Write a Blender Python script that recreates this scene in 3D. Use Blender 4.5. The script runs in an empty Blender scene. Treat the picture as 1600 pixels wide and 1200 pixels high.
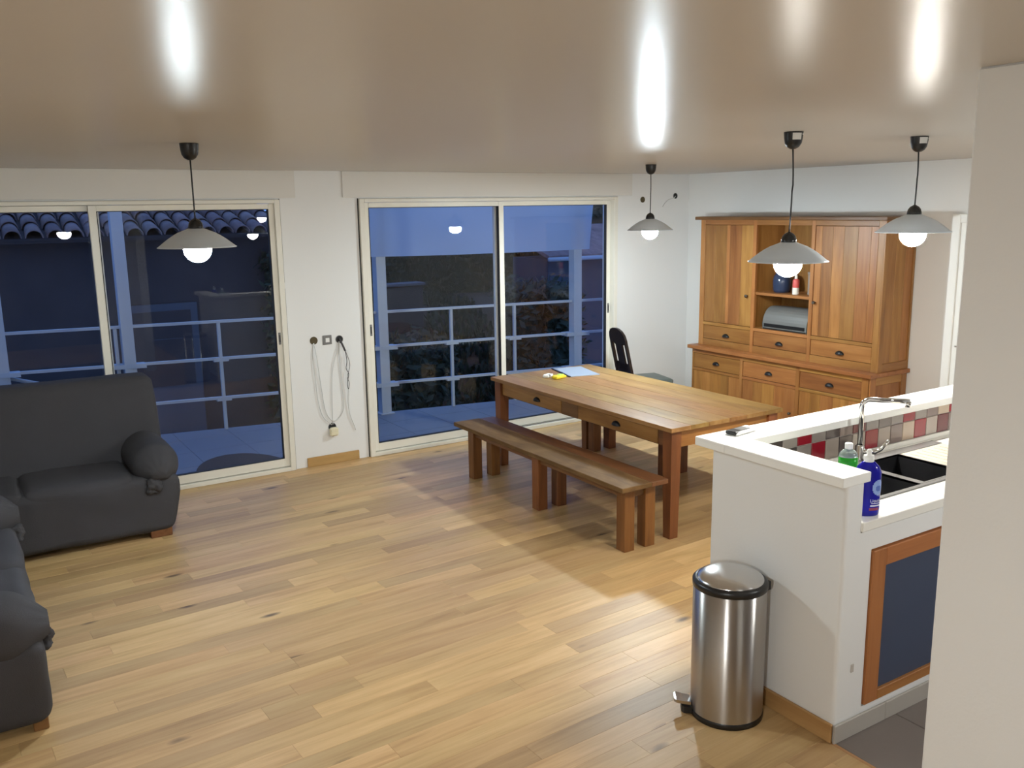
import bpy, math, random
from mathutils import Vector, Matrix, noise

# ------------------------------------------------------------------ camera, sky, exposure
scene = bpy.context.scene
COL = scene.collection
cam_data = bpy.data.cameras.new('camera')
cam = bpy.data.objects.new('camera', cam_data)
COL.objects.link(cam)
cam_data.sensor_width = 36.0
cam_data.lens = 1390.76 * 36.0 / 1600.0
cam_data.clip_start = 0.05
cam_data.clip_end = 200
cam.matrix_world = (Matrix.Translation((-6.8516, -7.2272, 2.1721))
                    @ Matrix.Rotation(-0.563236, 4, 'Z') @ Matrix.Rotation(1.375898, 4, 'X')
                    @ Matrix.Rotation(-0.015445, 4, 'Z'))
scene.camera = cam

world = bpy.data.worlds.new('dusk_sky')
scene.world = world
world.use_nodes = True
bg = world.node_tree.nodes['Background']
bg.inputs[0].default_value = (0.19, 0.385, 0.98, 1)
bg.inputs[1].default_value = 1.20

scene.view_settings.view_transform = 'Standard'
scene.view_settings.look = 'None'
scene.view_settings.gamma = 1.0
scene.view_settings.use_curve_mapping = False
scene.view_settings.exposure = 0.0
# emission and colour of the kinds of bulb hanging in the room
BULBS = {'left': (400.0, (0.83, 0.955, 1.0)), 'far': (760.0, (0.81, 0.94, 1.0)), 'mid': (350.0, (1.0, 0.965, 0.88)),
         'right': (360.0, (1.0, 0.965, 0.88)), 'rear': (520.0, (0.98, 0.985, 0.95)), 'behind': (820.0, (0.97, 0.985, 0.96))}

random.seed(7)
PI = math.pi
H = 2.5

# ------------------------------------------------------------------ mesh helper
class MB:
    def __init__(self):
        self.v = []; self.f = []; self.smooth = []
    def add(self, verts, faces, smooth=False):
        o = len(self.v)
        self.v += [tuple(p) for p in verts]
        self.f += [tuple(i + o for i in fc) for fc in faces]
        self.smooth += [smooth] * len(faces)
        return self
    def box(self, x0, x1, y0, y1, z0, z1, c=0.0):
        x0, x1 = min(x0, x1), max(x0, x1); y0, y1 = min(y0, y1), max(y0, y1); z0, z1 = min(z0, z1), max(z0, z1)
        if c <= 0:
            v = [(x, y, z) for x in (x0, x1) for y in (y0, y1) for z in (z0, z1)]
            f = [(0, 1, 3, 2), (4, 6, 7, 5), (0, 4, 5, 1), (2, 3, 7, 6), (0, 2, 6, 4), (1, 5, 7, 3)]
            return self.add(v, f)
        c = min(c, (x1 - x0) * .45, (y1 - y0) * .45, (z1 - z0) * .45)
        lo = (x0, y0, z0); hi = (x1, y1, z1)
        v = []; idx = {}
        for sx in (0, 1):
            for sy in (0, 1):
                for sz in (0, 1):
                    s = (sx, sy, sz)
                    for a in range(3):           # vertex lying on the face of axis a
                        p = []
                        for k in range(3):
                            e = hi[k] if s[k] else lo[k]
                            p.append(e if k == a else (e - c if s[k] else e + c))
                        idx[(s, a)] = len(v); v.append(tuple(p))
        f = []
        for a in range(3):
            b, d = (a + 1) % 3, (a + 2) % 3
            for s in (0, 1):
                q = []
                for (m, n) in ((0, 0), (1, 0), (1, 1), (0, 1)):
                    t = [0, 0, 0]; t[a] = s; t[b] = m; t[d] = n
                    q.append(idx[(tuple(t), a)])
                f.append(tuple(q if s else q[::-1]))
        for a in range(3):                       # edges along axis a
            b, d = (a + 1) % 3, (a + 2) % 3
            for m in (0, 1):
                for n in (0, 1):
                    t0 = [0, 0, 0]; t1 = [0, 0, 0]; t0[b] = t1[b] = m; t0[d] = t1[d] = n; t1[a] = 1
                    t0, t1 = tuple(t0), tuple(t1)
                    q = [idx[(t0, b)], idx[(t1, b)], idx[(t1, d)], idx[(t0, d)]]
                    f.append(tuple(q if m != n else q[::-1]))
        for s in [(i, j, k) for i in (0, 1) for j in (0, 1) for k in (0, 1)]:
            q = [idx[(s, 0)], idx[(s, 1)], idx[(s, 2)]]
            f.append(tuple(q if (sum(s) % 2 == 1) else q[::-1]))
        return self.add(v, f)
    def lathe(self, prof, cx=0, cy=0, n=32, smooth=True, cap0=False, cap1=False):
        v = []; f = []
        for (r, z) in prof:
            for i in range(n):
                a = 2 * PI * i / n
                v.append((cx + r * math.cos(a), cy + r * math.sin(a), z))
        for j in range(len(prof) - 1):
            for i in range(n):
                k = (i + 1) % n
                f.append((j * n + i, j * n + k, (j + 1) * n + k, (j + 1) * n + i))
        if cap0: f.append(tuple(range(n))[::-1])
        if cap1: f.append(tuple((len(prof) - 1) * n + i for i in range(n)))
        return self.add(v, f, smooth)
    def tube(self, pts, r, n=8, smooth=True):
        pts = [Vector(p) for p in pts]
        v = []; f = []
        up = Vector((0.3, 0.2, 1)).normalized()
        for i, p in enumerate(pts):
            t = (pts[min(i + 1, len(pts) - 1)] - pts[max(i - 1, 0)])
            t = t.normalized() if t.length > 1e-9 else Vector((0, 0, 1))
            a = t.cross(up)
            if a.length < 1e-3: a = t.cross(Vector((1, 0, 0)))
            a.normalize(); b = t.cross(a).normalized()
            rr = r[i] if isinstance(r, (list, tuple)) else r
            for k in range(n):
                an = 2 * PI * k / n
                v.append(p + a * math.cos(an) * rr + b * math.sin(an) * rr)
        for i in range(len(pts) - 1):
            for k in range(n):
                m = (k + 1) % n
                f.append((i * n + k, i * n + m, (i + 1) * n + m, (i + 1) * n + k))
        f.append(tuple(range(n))[::-1]); f.append(tuple((len(pts) - 1) * n + k for k in range(n)))
        return self.add(v, f, smooth)
    def prism(self, poly, axis, a0, a1, smooth=False):
        """poly: 2D points; extruded along axis (0,1,2) between a0 and a1"""
        n = len(poly); v = []
        for a in (a0, a1):
            for (p, q) in poly:
                v.append({0: (a, p, q), 1: (p, a, q), 2: (p, q, a)}[axis])
        f = [tuple(range(n))[::-1], tuple(range(n, 2 * n))]
        for i in range(n):
            k = (i + 1) % n
            f.append((i, k, n + k, n + i))
        return self.add(v, f, smooth)
    def softbox(self, c, s, r, n=18, amp=0.0, fr=4.0, seed=0.0, fn=None, crown=0.0):
        """rounded upholstery block: centre c, half sizes s, edge radius r, cloth ripple amp"""
        v = []; f = []; key = {}
        inner = [max(a - r, 0.001) for a in s]
        def pt(p):
            k = tuple(round(q, 5) for q in p)
            if k in key: return key[k]
            q = [p[i] * s[i] for i in range(3)]
            cl = [max(-inner[i], min(inner[i], q[i])) for i in range(3)]
            d = Vector([q[i] - cl[i] for i in range(3)])
            nr = d.normalized() if d.length > 1e-9 else Vector((0, 0, 1))
            o = Vector(cl) + nr * r
            if crown:
                for i in range(3):
                    w = 1.0
                    for j in range(3):
                        if j != i: w *= max(0.0, 1 - (o[j] / s[j]) ** 2)
                    o[i] += crown * w * (1 if p[i] > .999 else -1 if p[i] < -.999 else 0)
            o = o + Vector(c)
            if amp:
                h = noise.fractal(Vector((o.x * fr + seed, o.y * fr, o.z * fr)), 1.0, 2.0, 3)
                o = o + nr * (amp * h)
            if fn: o = fn(o)
            key[k] = len(v); v.append(tuple(o)); return key[k]
        def g(i):                # denser sampling towards the edges
            t = -1 + 2 * i / n
            return math.sin(t * PI / 2) * .55 + t * .45
        for a in range(3):
            b, d = (a + 1) % 3, (a + 2) % 3
            for sg in (-1, 1):
                for i in range(n):
                    for j in range(n):
                        q = []
                        for (m, w) in ((i, j), (i + 1, j), (i + 1, j + 1), (i, j + 1)):
                            p = [0, 0, 0]; p[a] = sg; p[b] = g(m); p[d] = g(w)
                            q.append(pt(p))
                        f.append(tuple(q if sg > 0 else q[::-1]))
        return self.add(v, f, True)
    def loft(self, rings, smooth=True, caps=True):
        n = len(rings[0]); v = [p for rg in rings for p in rg]; f = []
        for j in range(len(rings) - 1):
            for i in range(n):
                k = (i + 1) % n
                f.append((j * n + i, j * n + k, (j + 1) * n + k, (j + 1) * n + i))
        if caps:
            f.append(tuple(range(n))[::-1]); f.append(tuple((len(rings) - 1) * n + i for i in range(n)))
        return self.add(v, f, smooth)
    def mesh(self, name, mat, off=(0, 0, 0)):
        me = bpy.data.meshes.new(name)
        me.from_pydata([(x - off[0], y - off[1], z - off[2]) for (x, y, z) in self.v], [], self.f)
        me.polygons.foreach_set('use_smooth', self.smooth)
        me.update()
        if mat: me.materials.append(mat)
        return me
    def build(self, name, mat, parent=None, local=False, loc=None):
        """verts are world coordinates unless local; under a parent they become relative to the root's location"""
        off = (0, 0, 0)
        if parent is not None and not local:
            r = parent
            while r.parent: r = r.parent
            off = tuple(r.location)
        if parent is None and loc is not None: off = loc
        o = bpy.data.objects.new(name, self.mesh(name, mat, off))
        if parent is None and loc is not None: o.location = loc
        COL.objects.link(o)
        o.parent = parent
        return o

def tag(o, label=None, cat=None, group=None, kind=None):
    if label: o['label'] = label
    if cat: o['category'] = cat
    if group: o['group'] = group
    if kind: o['kind'] = kind
    return o
def thing(name, label, cat, loc=(0, 0, 0), rotz=0.0, group=None):
    o = bpy.data.objects.new(name, None)
    o.empty_display_size = .1
    o.location = loc; o.rotation_euler = (0, 0, rotz)
    COL.objects.link(o)
    return tag(o, label, cat, group)
def struct(name, mb, mat, label=None):
    o = mb.build(name, mat); o['kind'] = 'structure'
    if label: o['label'] = label
    return o
def copy_tree(o, parent=None):
    c = o.copy(); COL.objects.link(c); c.parent = parent
    for ch in o.children: copy_tree(ch, c)
    return c

# ------------------------------------------------------------------ materials
def new_mat(name):
    m = bpy.data.materials.new(name); m.use_nodes = True
    nt = m.node_tree
    return m, nt, nt.nodes['Principled BSDF']
def N(nt, t, **kw):
    n = nt.nodes.new(t)
    for k, v in kw.items(): setattr(n, k, v)
    return n
def plain(name, col, rough=.5, metal=0.0, bump=0.0, bscale=60.0, var=0.0, spec=None, coat=0.0):
    m, nt, b = new_mat(name)
    b.inputs['Base Color'].default_value = (*col, 1)
    b.inputs['Roughness'].default_value = rough
    b.inputs['Metallic'].default_value = metal
    if spec is not None: b.inputs['Specular IOR Level'].default_value = spec
    if coat: b.inputs['Coat Weight'].default_value = coat
    tc = N(nt, 'ShaderNodeTexCoord')
    nz = N(nt, 'ShaderNodeTexNoise'); nz.inputs['Scale'].default_value = bscale; nz.inputs['Detail'].default_value = 4
    nt.links.new(tc.outputs['Object'], nz.inputs['Vector'])
    if bump:
        bp = N(nt, 'ShaderNodeBump'); bp.inputs['Strength'].default_value = bump; bp.inputs['Distance'].default_value = .01
        nt.links.new(nz.outputs['Fac'], bp.inputs['Height']); nt.links.new(bp.outputs['Normal'], b.inputs['Normal'])
    if var:
        n2 = N(nt, 'ShaderNodeTexNoise'); n2.inputs['Scale'].default_value = 3.0; n2.inputs['Detail'].default_value = 5
        nt.links.new(tc.outputs['Object'], n2.inputs['Vector'])
        mr = N(nt, 'ShaderNodeMapRange')
        mr.inputs['To Min'].default_value = 1 - var; mr.inputs['To Max'].default_value = 1 + var
        nt.links.new(n2.outputs['Fac'], mr.inputs['Value'])
        mx = N(nt, 'ShaderNodeMix', data_type='RGBA', blend_type='MULTIPLY'); mx.inputs['Factor'].default_value = 1
        mx.inputs['A'].default_value = (*col, 1)
        nt.links.new(mr.outputs['Result'], mx.inputs['B'])
        nt.links.new(mx.outputs['Result'], b.inputs['Base Color'])
    return m
def wood(name, c_dark, c_mid, c_light, axis=1, rough=.45, across=22.0, along=1.4, vary=.18, knots=0.0, bump=.12, huevar=.012, sat=1.0):
    """grain runs along `axis` of the object's own coordinates; every piece gets its own tone"""
    m, nt, b = new_mat(name)
    L = nt.links.new
    tc = N(nt, 'ShaderNodeTexCoord'); oi = N(nt, 'ShaderNodeObjectInfo'); ge = N(nt, 'ShaderNodeNewGeometry')
    ad = N(nt, 'ShaderNodeMath', operation='ADD'); L(oi.outputs['Random'], ad.inputs[0]); L(ge.outputs['Random Per Island'], ad.inputs[1])
    fr = N(nt, 'ShaderNodeMath', operation='FRACT'); L(ad.outputs[0], fr.inputs[0])
    rnd = fr.outputs[0]
    mul = N(nt, 'ShaderNodeMath', operation='MULTIPLY'); L(rnd, mul.inputs[0]); mul.inputs[1].default_value = 61.7
    cb = N(nt, 'ShaderNodeCombineXYZ'); L(mul.outputs[0], cb.inputs[0]); L(mul.outputs[0], cb.inputs[1]); L(mul.outputs[0], cb.inputs[2])
    va = N(nt, 'ShaderNodeVectorMath', operation='ADD'); L(tc.outputs['Object'], va.inputs[0]); L(cb.outputs[0], va.inputs[1])
    mp = N(nt, 'ShaderNodeMapping'); sc = [across] * 3; sc[axis] = along; mp.inputs['Scale'].default_value = sc
    L(va.outputs[0], mp.inputs['Vector'])
    n1 = N(nt, 'ShaderNodeTexNoise'); n1.inputs['Scale'].default_value = 1.0; n1.inputs['Detail'].default_value = 7; n1.inputs['Roughness'].default_value = .62; n1.inputs['Distortion'].default_value = .7
    L(mp.outputs[0], n1.inputs['Vector'])
    mp2 = N(nt, 'ShaderNodeMapping'); sc2 = [across * .22] * 3; sc2[axis] = along * .6; mp2.inputs['Scale'].default_value = sc2
    L(va.outputs[0], mp2.inputs['Vector'])
    n2 = N(nt, 'ShaderNodeTexNoise'); n2.inputs['Scale'].default_value = 1.0; n2.inputs['Detail'].default_value = 3; n2.inputs['Distortion'].default_value = 1.2
    L(mp2.outputs[0], n2.inputs['Vector'])
    mx0 = N(nt, 'ShaderNodeMix', data_type='FLOAT'); mx0.inputs['Factor'].default_value = .45
    L(n1.outputs['Fac'], mx0.inputs['A']); L(n2.outputs['Fac'], mx0.inputs['B'])
    cr = N(nt, 'ShaderNodeValToRGB'); e = cr.color_ramp.elements
    e[0].position = .33; e[0].color = (*c_dark, 1); e[1].position = .68; e[1].color = (*c_light, 1)
    em = cr.color_ramp.elements.new(.5); em.color = (*c_mid, 1)
    L(mx0.outputs['Result'], cr.inputs['Fac'])
    hs = N(nt, 'ShaderNodeHueSaturation'); hs.inputs['Saturation'].default_value = sat
    mv = N(nt, 'ShaderNodeMapRange'); mv.inputs['To Min'].default_value = 1 - vary; mv.inputs['To Max'].default_value = 1 + vary
    L(rnd, mv.inputs['Value']); L(mv.outputs['Result'], hs.inputs['Value'])
    m2 = N(nt, 'ShaderNodeMath', operation='MULTIPLY'); L(rnd, m2.inputs[0]); m2.inputs[1].default_value = 7.31
    f2 = N(nt, 'ShaderNodeMath', operation='FRACT'); L(m2.outputs[0], f2.inputs[0])
    mh = N(nt, 'ShaderNodeMapRange'); mh.inputs['To Min'].default_value = .5 - huevar; mh.inputs['To Max'].default_value = .5 + huevar
    L(f2.outputs[0], mh.inputs['Value']); L(mh.outputs['Result'], hs.inputs['Hue'])
    L(cr.outputs['Color'], hs.inputs['Color'])
    col = hs.outputs['Color']
    if knots:
        mk = N(nt, 'ShaderNodeMapping'); sk = [6.5] * 3; sk[axis] = 2.4; mk.inputs['Scale'].default_value = sk
        L(va.outputs[0], mk.inputs['Vector'])
        wn = N(nt, 'ShaderNodeTexNoise'); wn.inputs['Scale'].default_value = 3.0
        L(mk.outputs[0], wn.inputs['Vector'])
        wm = N(nt, 'ShaderNodeMix', data_type='VECTOR'); wm.inputs['Factor'].default_value = .12
        L(mk.outputs[0], wm.inputs['A']); L(wn.outputs['Color'], wm.inputs['B'])
        vo = N(nt, 'ShaderNodeTexVoronoi'); vo.inputs['Scale'].default_value = 1.0
        L(wm.outputs['Result'], vo.inputs['Vector'])
        sz = N(nt, 'ShaderNodeSeparateColor'); L(vo.outputs['Color'], sz.inputs[0])
        gt = N(nt, 'ShaderNodeMath', operation='GREATER_THAN'); L(sz.outputs[0], gt.inputs[0]); gt.inputs[1].default_value = 1 - knots
        kr = N(nt, 'ShaderNodeMapRange'); kr.inputs['From Min'].default_value = .05; kr.inputs['From Max'].default_value = .15
        kr.inputs['To Min'].default_value = 1; kr.inputs['To Max'].default_value = 0
        L(vo.outputs['Distance'], kr.inputs['Value'])
        km = N(nt, 'ShaderNodeMath', operation='MULTIPLY'); L(kr.outputs['Result'], km.inputs[0]); L(gt.outputs[0], km.inputs[1])
        k2 = N(nt, 'ShaderNodeMath', operation='MULTIPLY'); L(km.outputs[0], k2.inputs[0]); k2.inputs[1].default_value = .92
        kx = N(nt, 'ShaderNodeMix', data_type='RGBA'); L(k2.outputs[0], kx.inputs['Factor'])
        L(col, kx.inputs['A']); kx.inputs['B'].default_value = (c_dark[0] * .22, c_dark[1] * .2, c_dark[2] * .18, 1)
        col = kx.outputs['Result']
    L(col, b.inputs['Base Color'])
    b.inputs['Roughness'].default_value = rough
    if bump:
        bp = N(nt, 'ShaderNodeBump'); bp.inputs['Strength'].default_value = bump; bp.inputs['Distance'].default_value = .003
        L(n1.outputs['Fac'], bp.inputs['Height']); L(bp.outputs['Normal'], b.inputs['Normal'])
    return m
def thin_glass(name, tint=(1, 1, 1), f0=1.45, rough=0.0):
    m = bpy.data.materials.new(name); m.use_nodes = True; nt = m.node_tree
    nt.nodes.remove(nt.nodes['Principled BSDF'])
    out = nt.nodes['Material Output']
    tr = N(nt, 'ShaderNodeBsdfTransparent'); tr.inputs[0].default_value = (*tint, 1)
    gl = N(nt, 'ShaderNodeBsdfGlossy'); gl.inputs['Roughness'].default_value = rough; gl.inputs['Color'].default_value = (1, 1, 1, 1)
    fn = N(nt, 'ShaderNodeFresnel'); fn.inputs['IOR'].default_value = f0
    mx = N(nt, 'ShaderNodeMixShader')
    nt.links.new(fn.outputs[0], mx.inputs[0]); nt.links.new(tr.outputs[0], mx.inputs[1]); nt.links.new(gl.outputs[0], mx.inputs[2])
    nt.links.new(mx.outputs[0], out.inputs[0])
    return m

M = {}
M['wall'] = plain('white_wall_paint', (.80, .80, .79), .62, bump=.06, bscale=90)
M['rearwall'] = plain('taupe_wall_paint', (.14, .11, .09), .65, bump=.06, bscale=90)
M['header'] = plain('warm_white_header', (.74, .72, .68), .6, bump=.05, bscale=90)  # slightly warmer and darker than the wall white
M['ceiling'] = plain('satin_ceiling_paint', (.64, .615, .585), .27, bump=.03, bscale=5, spec=.010)
M['ledge'] = plain('white_lacquer_board', (.90, .90, .87), .42, bump=.02, bscale=40)
M['frame'] = plain('cream_aluminium', (.80, .77, .68), .35)
M['gap'] = plain('black_rubber_and_shade', (.015, .015, .015), .7)  # gasket rubber; also flat black for the shade in gaps
M['glass'] = thin_glass('window_glass', (.95, .96, .97), 1.33)
M['floor'] = wood('oak_plank', (.40, .238, .098), (.53, .342, .155), (.62, .42, .205), axis=0, rough=.42, across=26, along=1.6, vary=.20, knots=.27, bump=.06, huevar=.004)
M['subfloor'] = plain('dark_underlay', (.09, .06, .04), .9)
M['skirt'] = wood('oak_skirting', (.34, .17, .065), (.44, .24, .095), (.52, .30, .13), axis=0, rough=.45, vary=.06)
M['skirt_y'] = wood('oak_skirting_y', (.34, .17, .065), (.44, .24, .095), (.52, .30, .13), axis=1, rough=.45, vary=.06)
M['teak_x'] = wood('teak_x', (.20, .075, .018), (.31, .132, .034), (.41, .195, .058), axis=0, rough=.42, vary=.14, across=18)
M['teak_y'] = wood('teak_y', (.20, .075, .018), (.31, .132, .034), (.41, .195, .058), axis=1, rough=.42, vary=.14, across=18)
M['teak_z'] = wood('teak_z', (.20, .075, .018), (.325, .140, .036), (.43, .205, .060), axis=2, rough=.42, vary=.20, across=16, huevar=.008)
M['old_y'] = wood('worn_teak_y', (.18, .092, .028), (.30, .166, .052), (.41, .248, .092), axis=1, rough=.40, vary=.12, across=16, along=2.2)
M['bench_y'] = wood('dull_bench_teak_y', (.070, .033, .012), (.128, .066, .025), (.20, .112, .046), axis=1, rough=.68, vary=.12, across=14, along=3.0)
M['old_z'] = wood('worn_teak_z', (.11, .036, .010), (.19, .066, .018), (.27, .105, .030), axis=2, rough=.45, vary=.12, across=20)
M['old_dark_y'] = wood('worn_teak_dark_y', (.085, .034, .011), (.155, .066, .020), (.22, .10, .036), axis=1, rough=.45, vary=.10, across=18)
M['bench_y'].node_tree.nodes['Principled BSDF'].inputs['Specular IOR Level'].default_value = .22
M['old_y'].node_tree.nodes['Principled BSDF'].inputs['Specular IOR Level'].default_value = .32
M['dark_wood'] = plain('dark_stained_wood', (.020, .012, .010), .35, bump=.05)
M['iron'] = plain('black_iron', (.018, .017, .017), .45, metal=.5)
M['knob'] = plain('pewter_knob', (.11, .10, .09), .4, metal=.7)
M['sofa'] = plain('charcoal_stretch_cover', (.049, .047, .051), .92, bump=.25, bscale=260, var=.12, spec=.25)
M['steel'] = plain('brushed_steel', (.46, .44, .42), .30, metal=1.0)
nt = M['steel'].node_tree; tg = N(nt, 'ShaderNodeTangent', direction_type='RADIAL', axis='Z'); bs = nt.nodes['Principled BSDF']
nt.links.new(tg.outputs[0], bs.inputs['Tangent']); bs.inputs['Anisotropic'].default_value = .85; bs.inputs['Anisotropic Rotation'].default_value = .25
M['lid'] = plain('polished_steel', (.66, .65, .64), .2, metal=1.0)
M['chrome'] = plain('chrome', (.80, .80, .80), .06, metal=1.0)
M['black'] = plain('black_plastic', (.012, .012, .013), .35)
M['cap'] = plain('black_socket_cap', (.018, .019, .020), .22)
M['shade'] = plain('grey_enamel_shade', (.60, .67, .74), .35)
nt = M['shade'].node_tree; bs = nt.nodes['Principled BSDF']; tl = N(nt, 'ShaderNodeBsdfTranslucent'); tl.inputs[0].default_value = (.8, .8, .8, 1)
mx = N(nt, 'ShaderNodeMixShader'); mx.inputs[0].default_value = .012
nt.links.new(bs.outputs[0], mx.inputs[1]); nt.links.new(tl.outputs[0], mx.inputs[2]); nt.links.new(mx.outputs[0], nt.nodes['Material Output'].inputs[0])
M['sticker'] = plain('white_sticker', (.75, .74, .72), .5)
M['granite'] = plain('black_granite_sink', (.014, .014, .016), .38, bump=.05, bscale=400, spec=.6)
M['counter'] = plain('white_worktop', (.86, .84, .78), .4)
M['drainer'] = plain('beige_worktop', (.62, .55, .45), .45, bump=.03)
M['rim'] = plain('granite_rim_glare', (.16, .155, .15), .3, spec=.6)  # rim is black granite too; its glare is put into this grey
M['kfloor'] = plain('taupe_floor_tile', (.20, .17, .155), .5, bump=.05, bscale=120, var=.12)
M['ktile_skirt'] = plain('grey_skirting_tile', (.42, .39, .35), .45, var=.06)
M['grout'] = plain('pale_grout', (.50, .46, .42), .8)
M['bluepanel'] = plain('slate_blue_panel', (.045, .060, .105), .55, bump=.12, bscale=350)
M['door_wood_x'] = wood('oak_door_x', (.31, .115, .028), (.40, .165, .045), (.46, .20, .06), axis=0, rough=.45, vary=.06)
M['door_wood_z'] = wood('oak_door_z', (.31, .115, .028), (.40, .165, .045), (.46, .20, .06), axis=2, rough=.45, vary=.06)
M['cream'] = plain('cream_plastic', (.78, .72, .52), .45)
M['white_plastic'] = plain('white_plastic', (.82, .82, .80), .4)
M['cable'] = plain('white_cable', (.74, .74, .73), .5)
M['greyplate'] = plain('grey_metal_plate', (.20, .20, .20), .4, metal=.6)
M['boxhole'] = plain('brown_box_recess', (.10, .075, .035), .8)
M['wire'] = plain('dark_wire', (.05, .045, .05), .5)
M['deck'] = plain('pale_terrace_tile', (.165, .175, .19), .6, bump=.04, bscale=80, var=.08)
M['rail'] = plain('painted_steel_rail', (.42, .45, .48), .45)
M['tarp'] = None
M['house'] = plain('rough_render', (.045, .036, .034), .9, bump=.2, bscale=30, var=.25)
M['rooftile'] = wood('clay_roof_tile', (.13, .085, .075), (.20, .135, .115), (.27, .185, .16), axis=1, rough=.85, vary=.2, across=8, along=3)
M['leaf'] = plain('hedge_leaf', (.020, .030, .012), .7, var=.3)
M['ground'] = plain('garden_soil', (.035, .025, .016), .95, bump=.4, bscale=8, var=.45)
M['shedwall'] = plain('shed_render', (.07, .075, .085), .85, var=.1)
M['mat'] = plain('dark_coir', (.045, .035, .032), .95, bump=.4, bscale=200)
M['seatgreen'] = plain('grey_green_vinyl', (.10, .125, .115), .4)
M['folder'] = plain('blue_grey_card', (.32, .37, .46), .5)
M['yellow'] = plain('yellow_wrapper', (.80, .62, .03), .35)
M['paper'] = plain('white_paper', (.80, .80, .76), .7)
M['green'] = plain('lime_cap_wrap', (.45, .70, .15), .4)
M['bluebottle'] = None
M['label_print'] = plain('pale_blue_print', (.28, .40, .75), .4)
M['white_print'] = plain('white_print', (.80, .82, .90), .4)
M['motif_print'] = plain('mid_blue_print', (.10, .17, .52), .4)
M['red_print'] = plain('dull_red_print', (.30, .06, .10), .4)
M['white_tube'] = plain('white_tube', (.80, .78, .70), .4)
M['red_tube'] = plain('red_tube', (.60, .10, .09), .4)
M['machine'] = plain('grey_metal_shell', (.22, .22, .21), .4, metal=.4)
M['pot'] = plain('dark_blue_glaze', (.03, .045, .09), .2)
M['box_taupe'] = plain('taupe_card', (.24, .20, .17), .7)

m = bpy.data.materials.new('translucent_tarp'); m.use_nodes = True; nt = m.node_tree
nt.nodes.remove(nt.nodes['Principled BSDF'])
d1 = N(nt, 'ShaderNodeBsdfDiffuse'); d1.inputs[0].default_value = (.45, .48, .52, 1)
t1 = N(nt, 'ShaderNodeBsdfTranslucent'); t1.inputs[0].default_value = (.80, .82, .85, 1)
mx = N(nt, 'ShaderNodeMixShader'); mx.inputs[0].default_value = .62
nt.links.new(d1.outputs[0], mx.inputs[1]); nt.links.new(t1.outputs[0], mx.inputs[2])
nt.links.new(mx.outputs[0], nt.nodes['Material Output'].inputs[0])
M['tarp'] = m
def liquid(name, col, trans):
    m, nt, b = new_mat(name)
    b.inputs['Base Color'].default_value = (*col, 1); b.inputs['Roughness'].default_value = .12
    b.inputs['Transmission Weight'].default_value = trans; b.inputs['IOR'].default_value = 1.35
    return m
M['bluebottle'] = liquid('blue_soap', (.02, .02, .42), .35)
M['greensoap'] = liquid('green_soap', (.05, .55, .06), .45)
M['clearplastic'] = liquid('clear_plastic', (.75, .90, .85), .7)
for k_, (st_, co_) in BULBS.items():
    m = bpy.data.materials.new('lit_bulb_' + k_); m.use_nodes = True; nt = m.node_tree
    nt.nodes.remove(nt.nodes['Principled BSDF'])
    em = N(nt, 'ShaderNodeEmission'); em.inputs[0].default_value = (*co_, 1); em.inputs[1].default_value = st_
    nt.links.new(em.outputs[0], nt.nodes['Material Output'].inputs[0])
    M['bulb_' + k_] = m

# ------------------------------------------------------------------ room shell
X0, Y0 = -9.5, -9.2
W1 = (-7.33, -4.50); W2 = (-3.81, -1.00); WT = 2.27
b = MB()
b.box(X0, W1[0], 0, .22, 0, H); b.box(W1[1], W2[0], 0, .22, 0, H); b.box(W2[1], .2, 0, .22, 0, H)
b.box(W1[0], W1[1], .0, .22, WT, H); b.box(W2[0], W2[1], .0, .22, WT, H)
struct('wall_back', b, M['wall'])
b = MB(); b.box(0, .2, Y0, 0, 0, H); struct('wall_right', b, M['wall'])
b = MB(); b.box(X0 - .2, X0, Y0 - .2, .22, 0, H); struct('wall_left', b, M['wall'])
b = MB(); b.box(X0, .2, Y0 - .2, Y0, 0, H); struct('wall_front', b, M['rearwall'])
b = MB(); b.box(X0 - .2, .2, Y0 - .2, .22, H, H + .2); struct('ceiling', b, M['ceiling'])
b = MB(); b.box(-4.605, -4.485, Y0, -5.88, 0, H, .006); struct('wall_partition', b, M['wall'])
b = MB(); b.box(-7.45, -4.36, -.014, 0, WT + .012, H, .003); struct('trim_1', b, M['header'])
b = MB(); b.box(-3.95, -.80, -.014, 0, WT + .012, H, .003); struct('trim_2', b, M['header'])

# oak floor: individual planks on a dark underlay, laid about three degrees off the wall line
KX, KY = -4.0, -5.13
b = MB()
b.box(X0, .0, KY, .0, -.15, -.013); b.box(X0, KX, Y0, KY, -.15, -.013); b.box(KX, 0, Y0, KY, -.15, -.013)
floor = struct('floor', b, M['subfloor'])
ANG = math.radians(2.8); CA, SA = math.cos(ANG), math.sin(ANG)
PW = .1165
def clip(poly, ax, lim, keep_less):
    out = []
    for i in range(len(poly)):
        p, q = poly[i], poly[(i + 1) % len(poly)]
        a = (p[ax] <= lim) if keep_less else (p[ax] >= lim)
        c = (q[ax] <= lim) if keep_less else (q[ax] >= lim)
        if a: out.append(p)
        if a != c:
            t = (lim - p[ax]) / (q[ax] - p[ax])
            out.append((p[0] + t * (q[0] - p[0]), p[1] + t * (q[1] - p[1])))
    return out
R_ = Matrix.Rotation(ANG, 4, 'Z')
rest = MB()
cand = []
rnd = random.Random(21)
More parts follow.
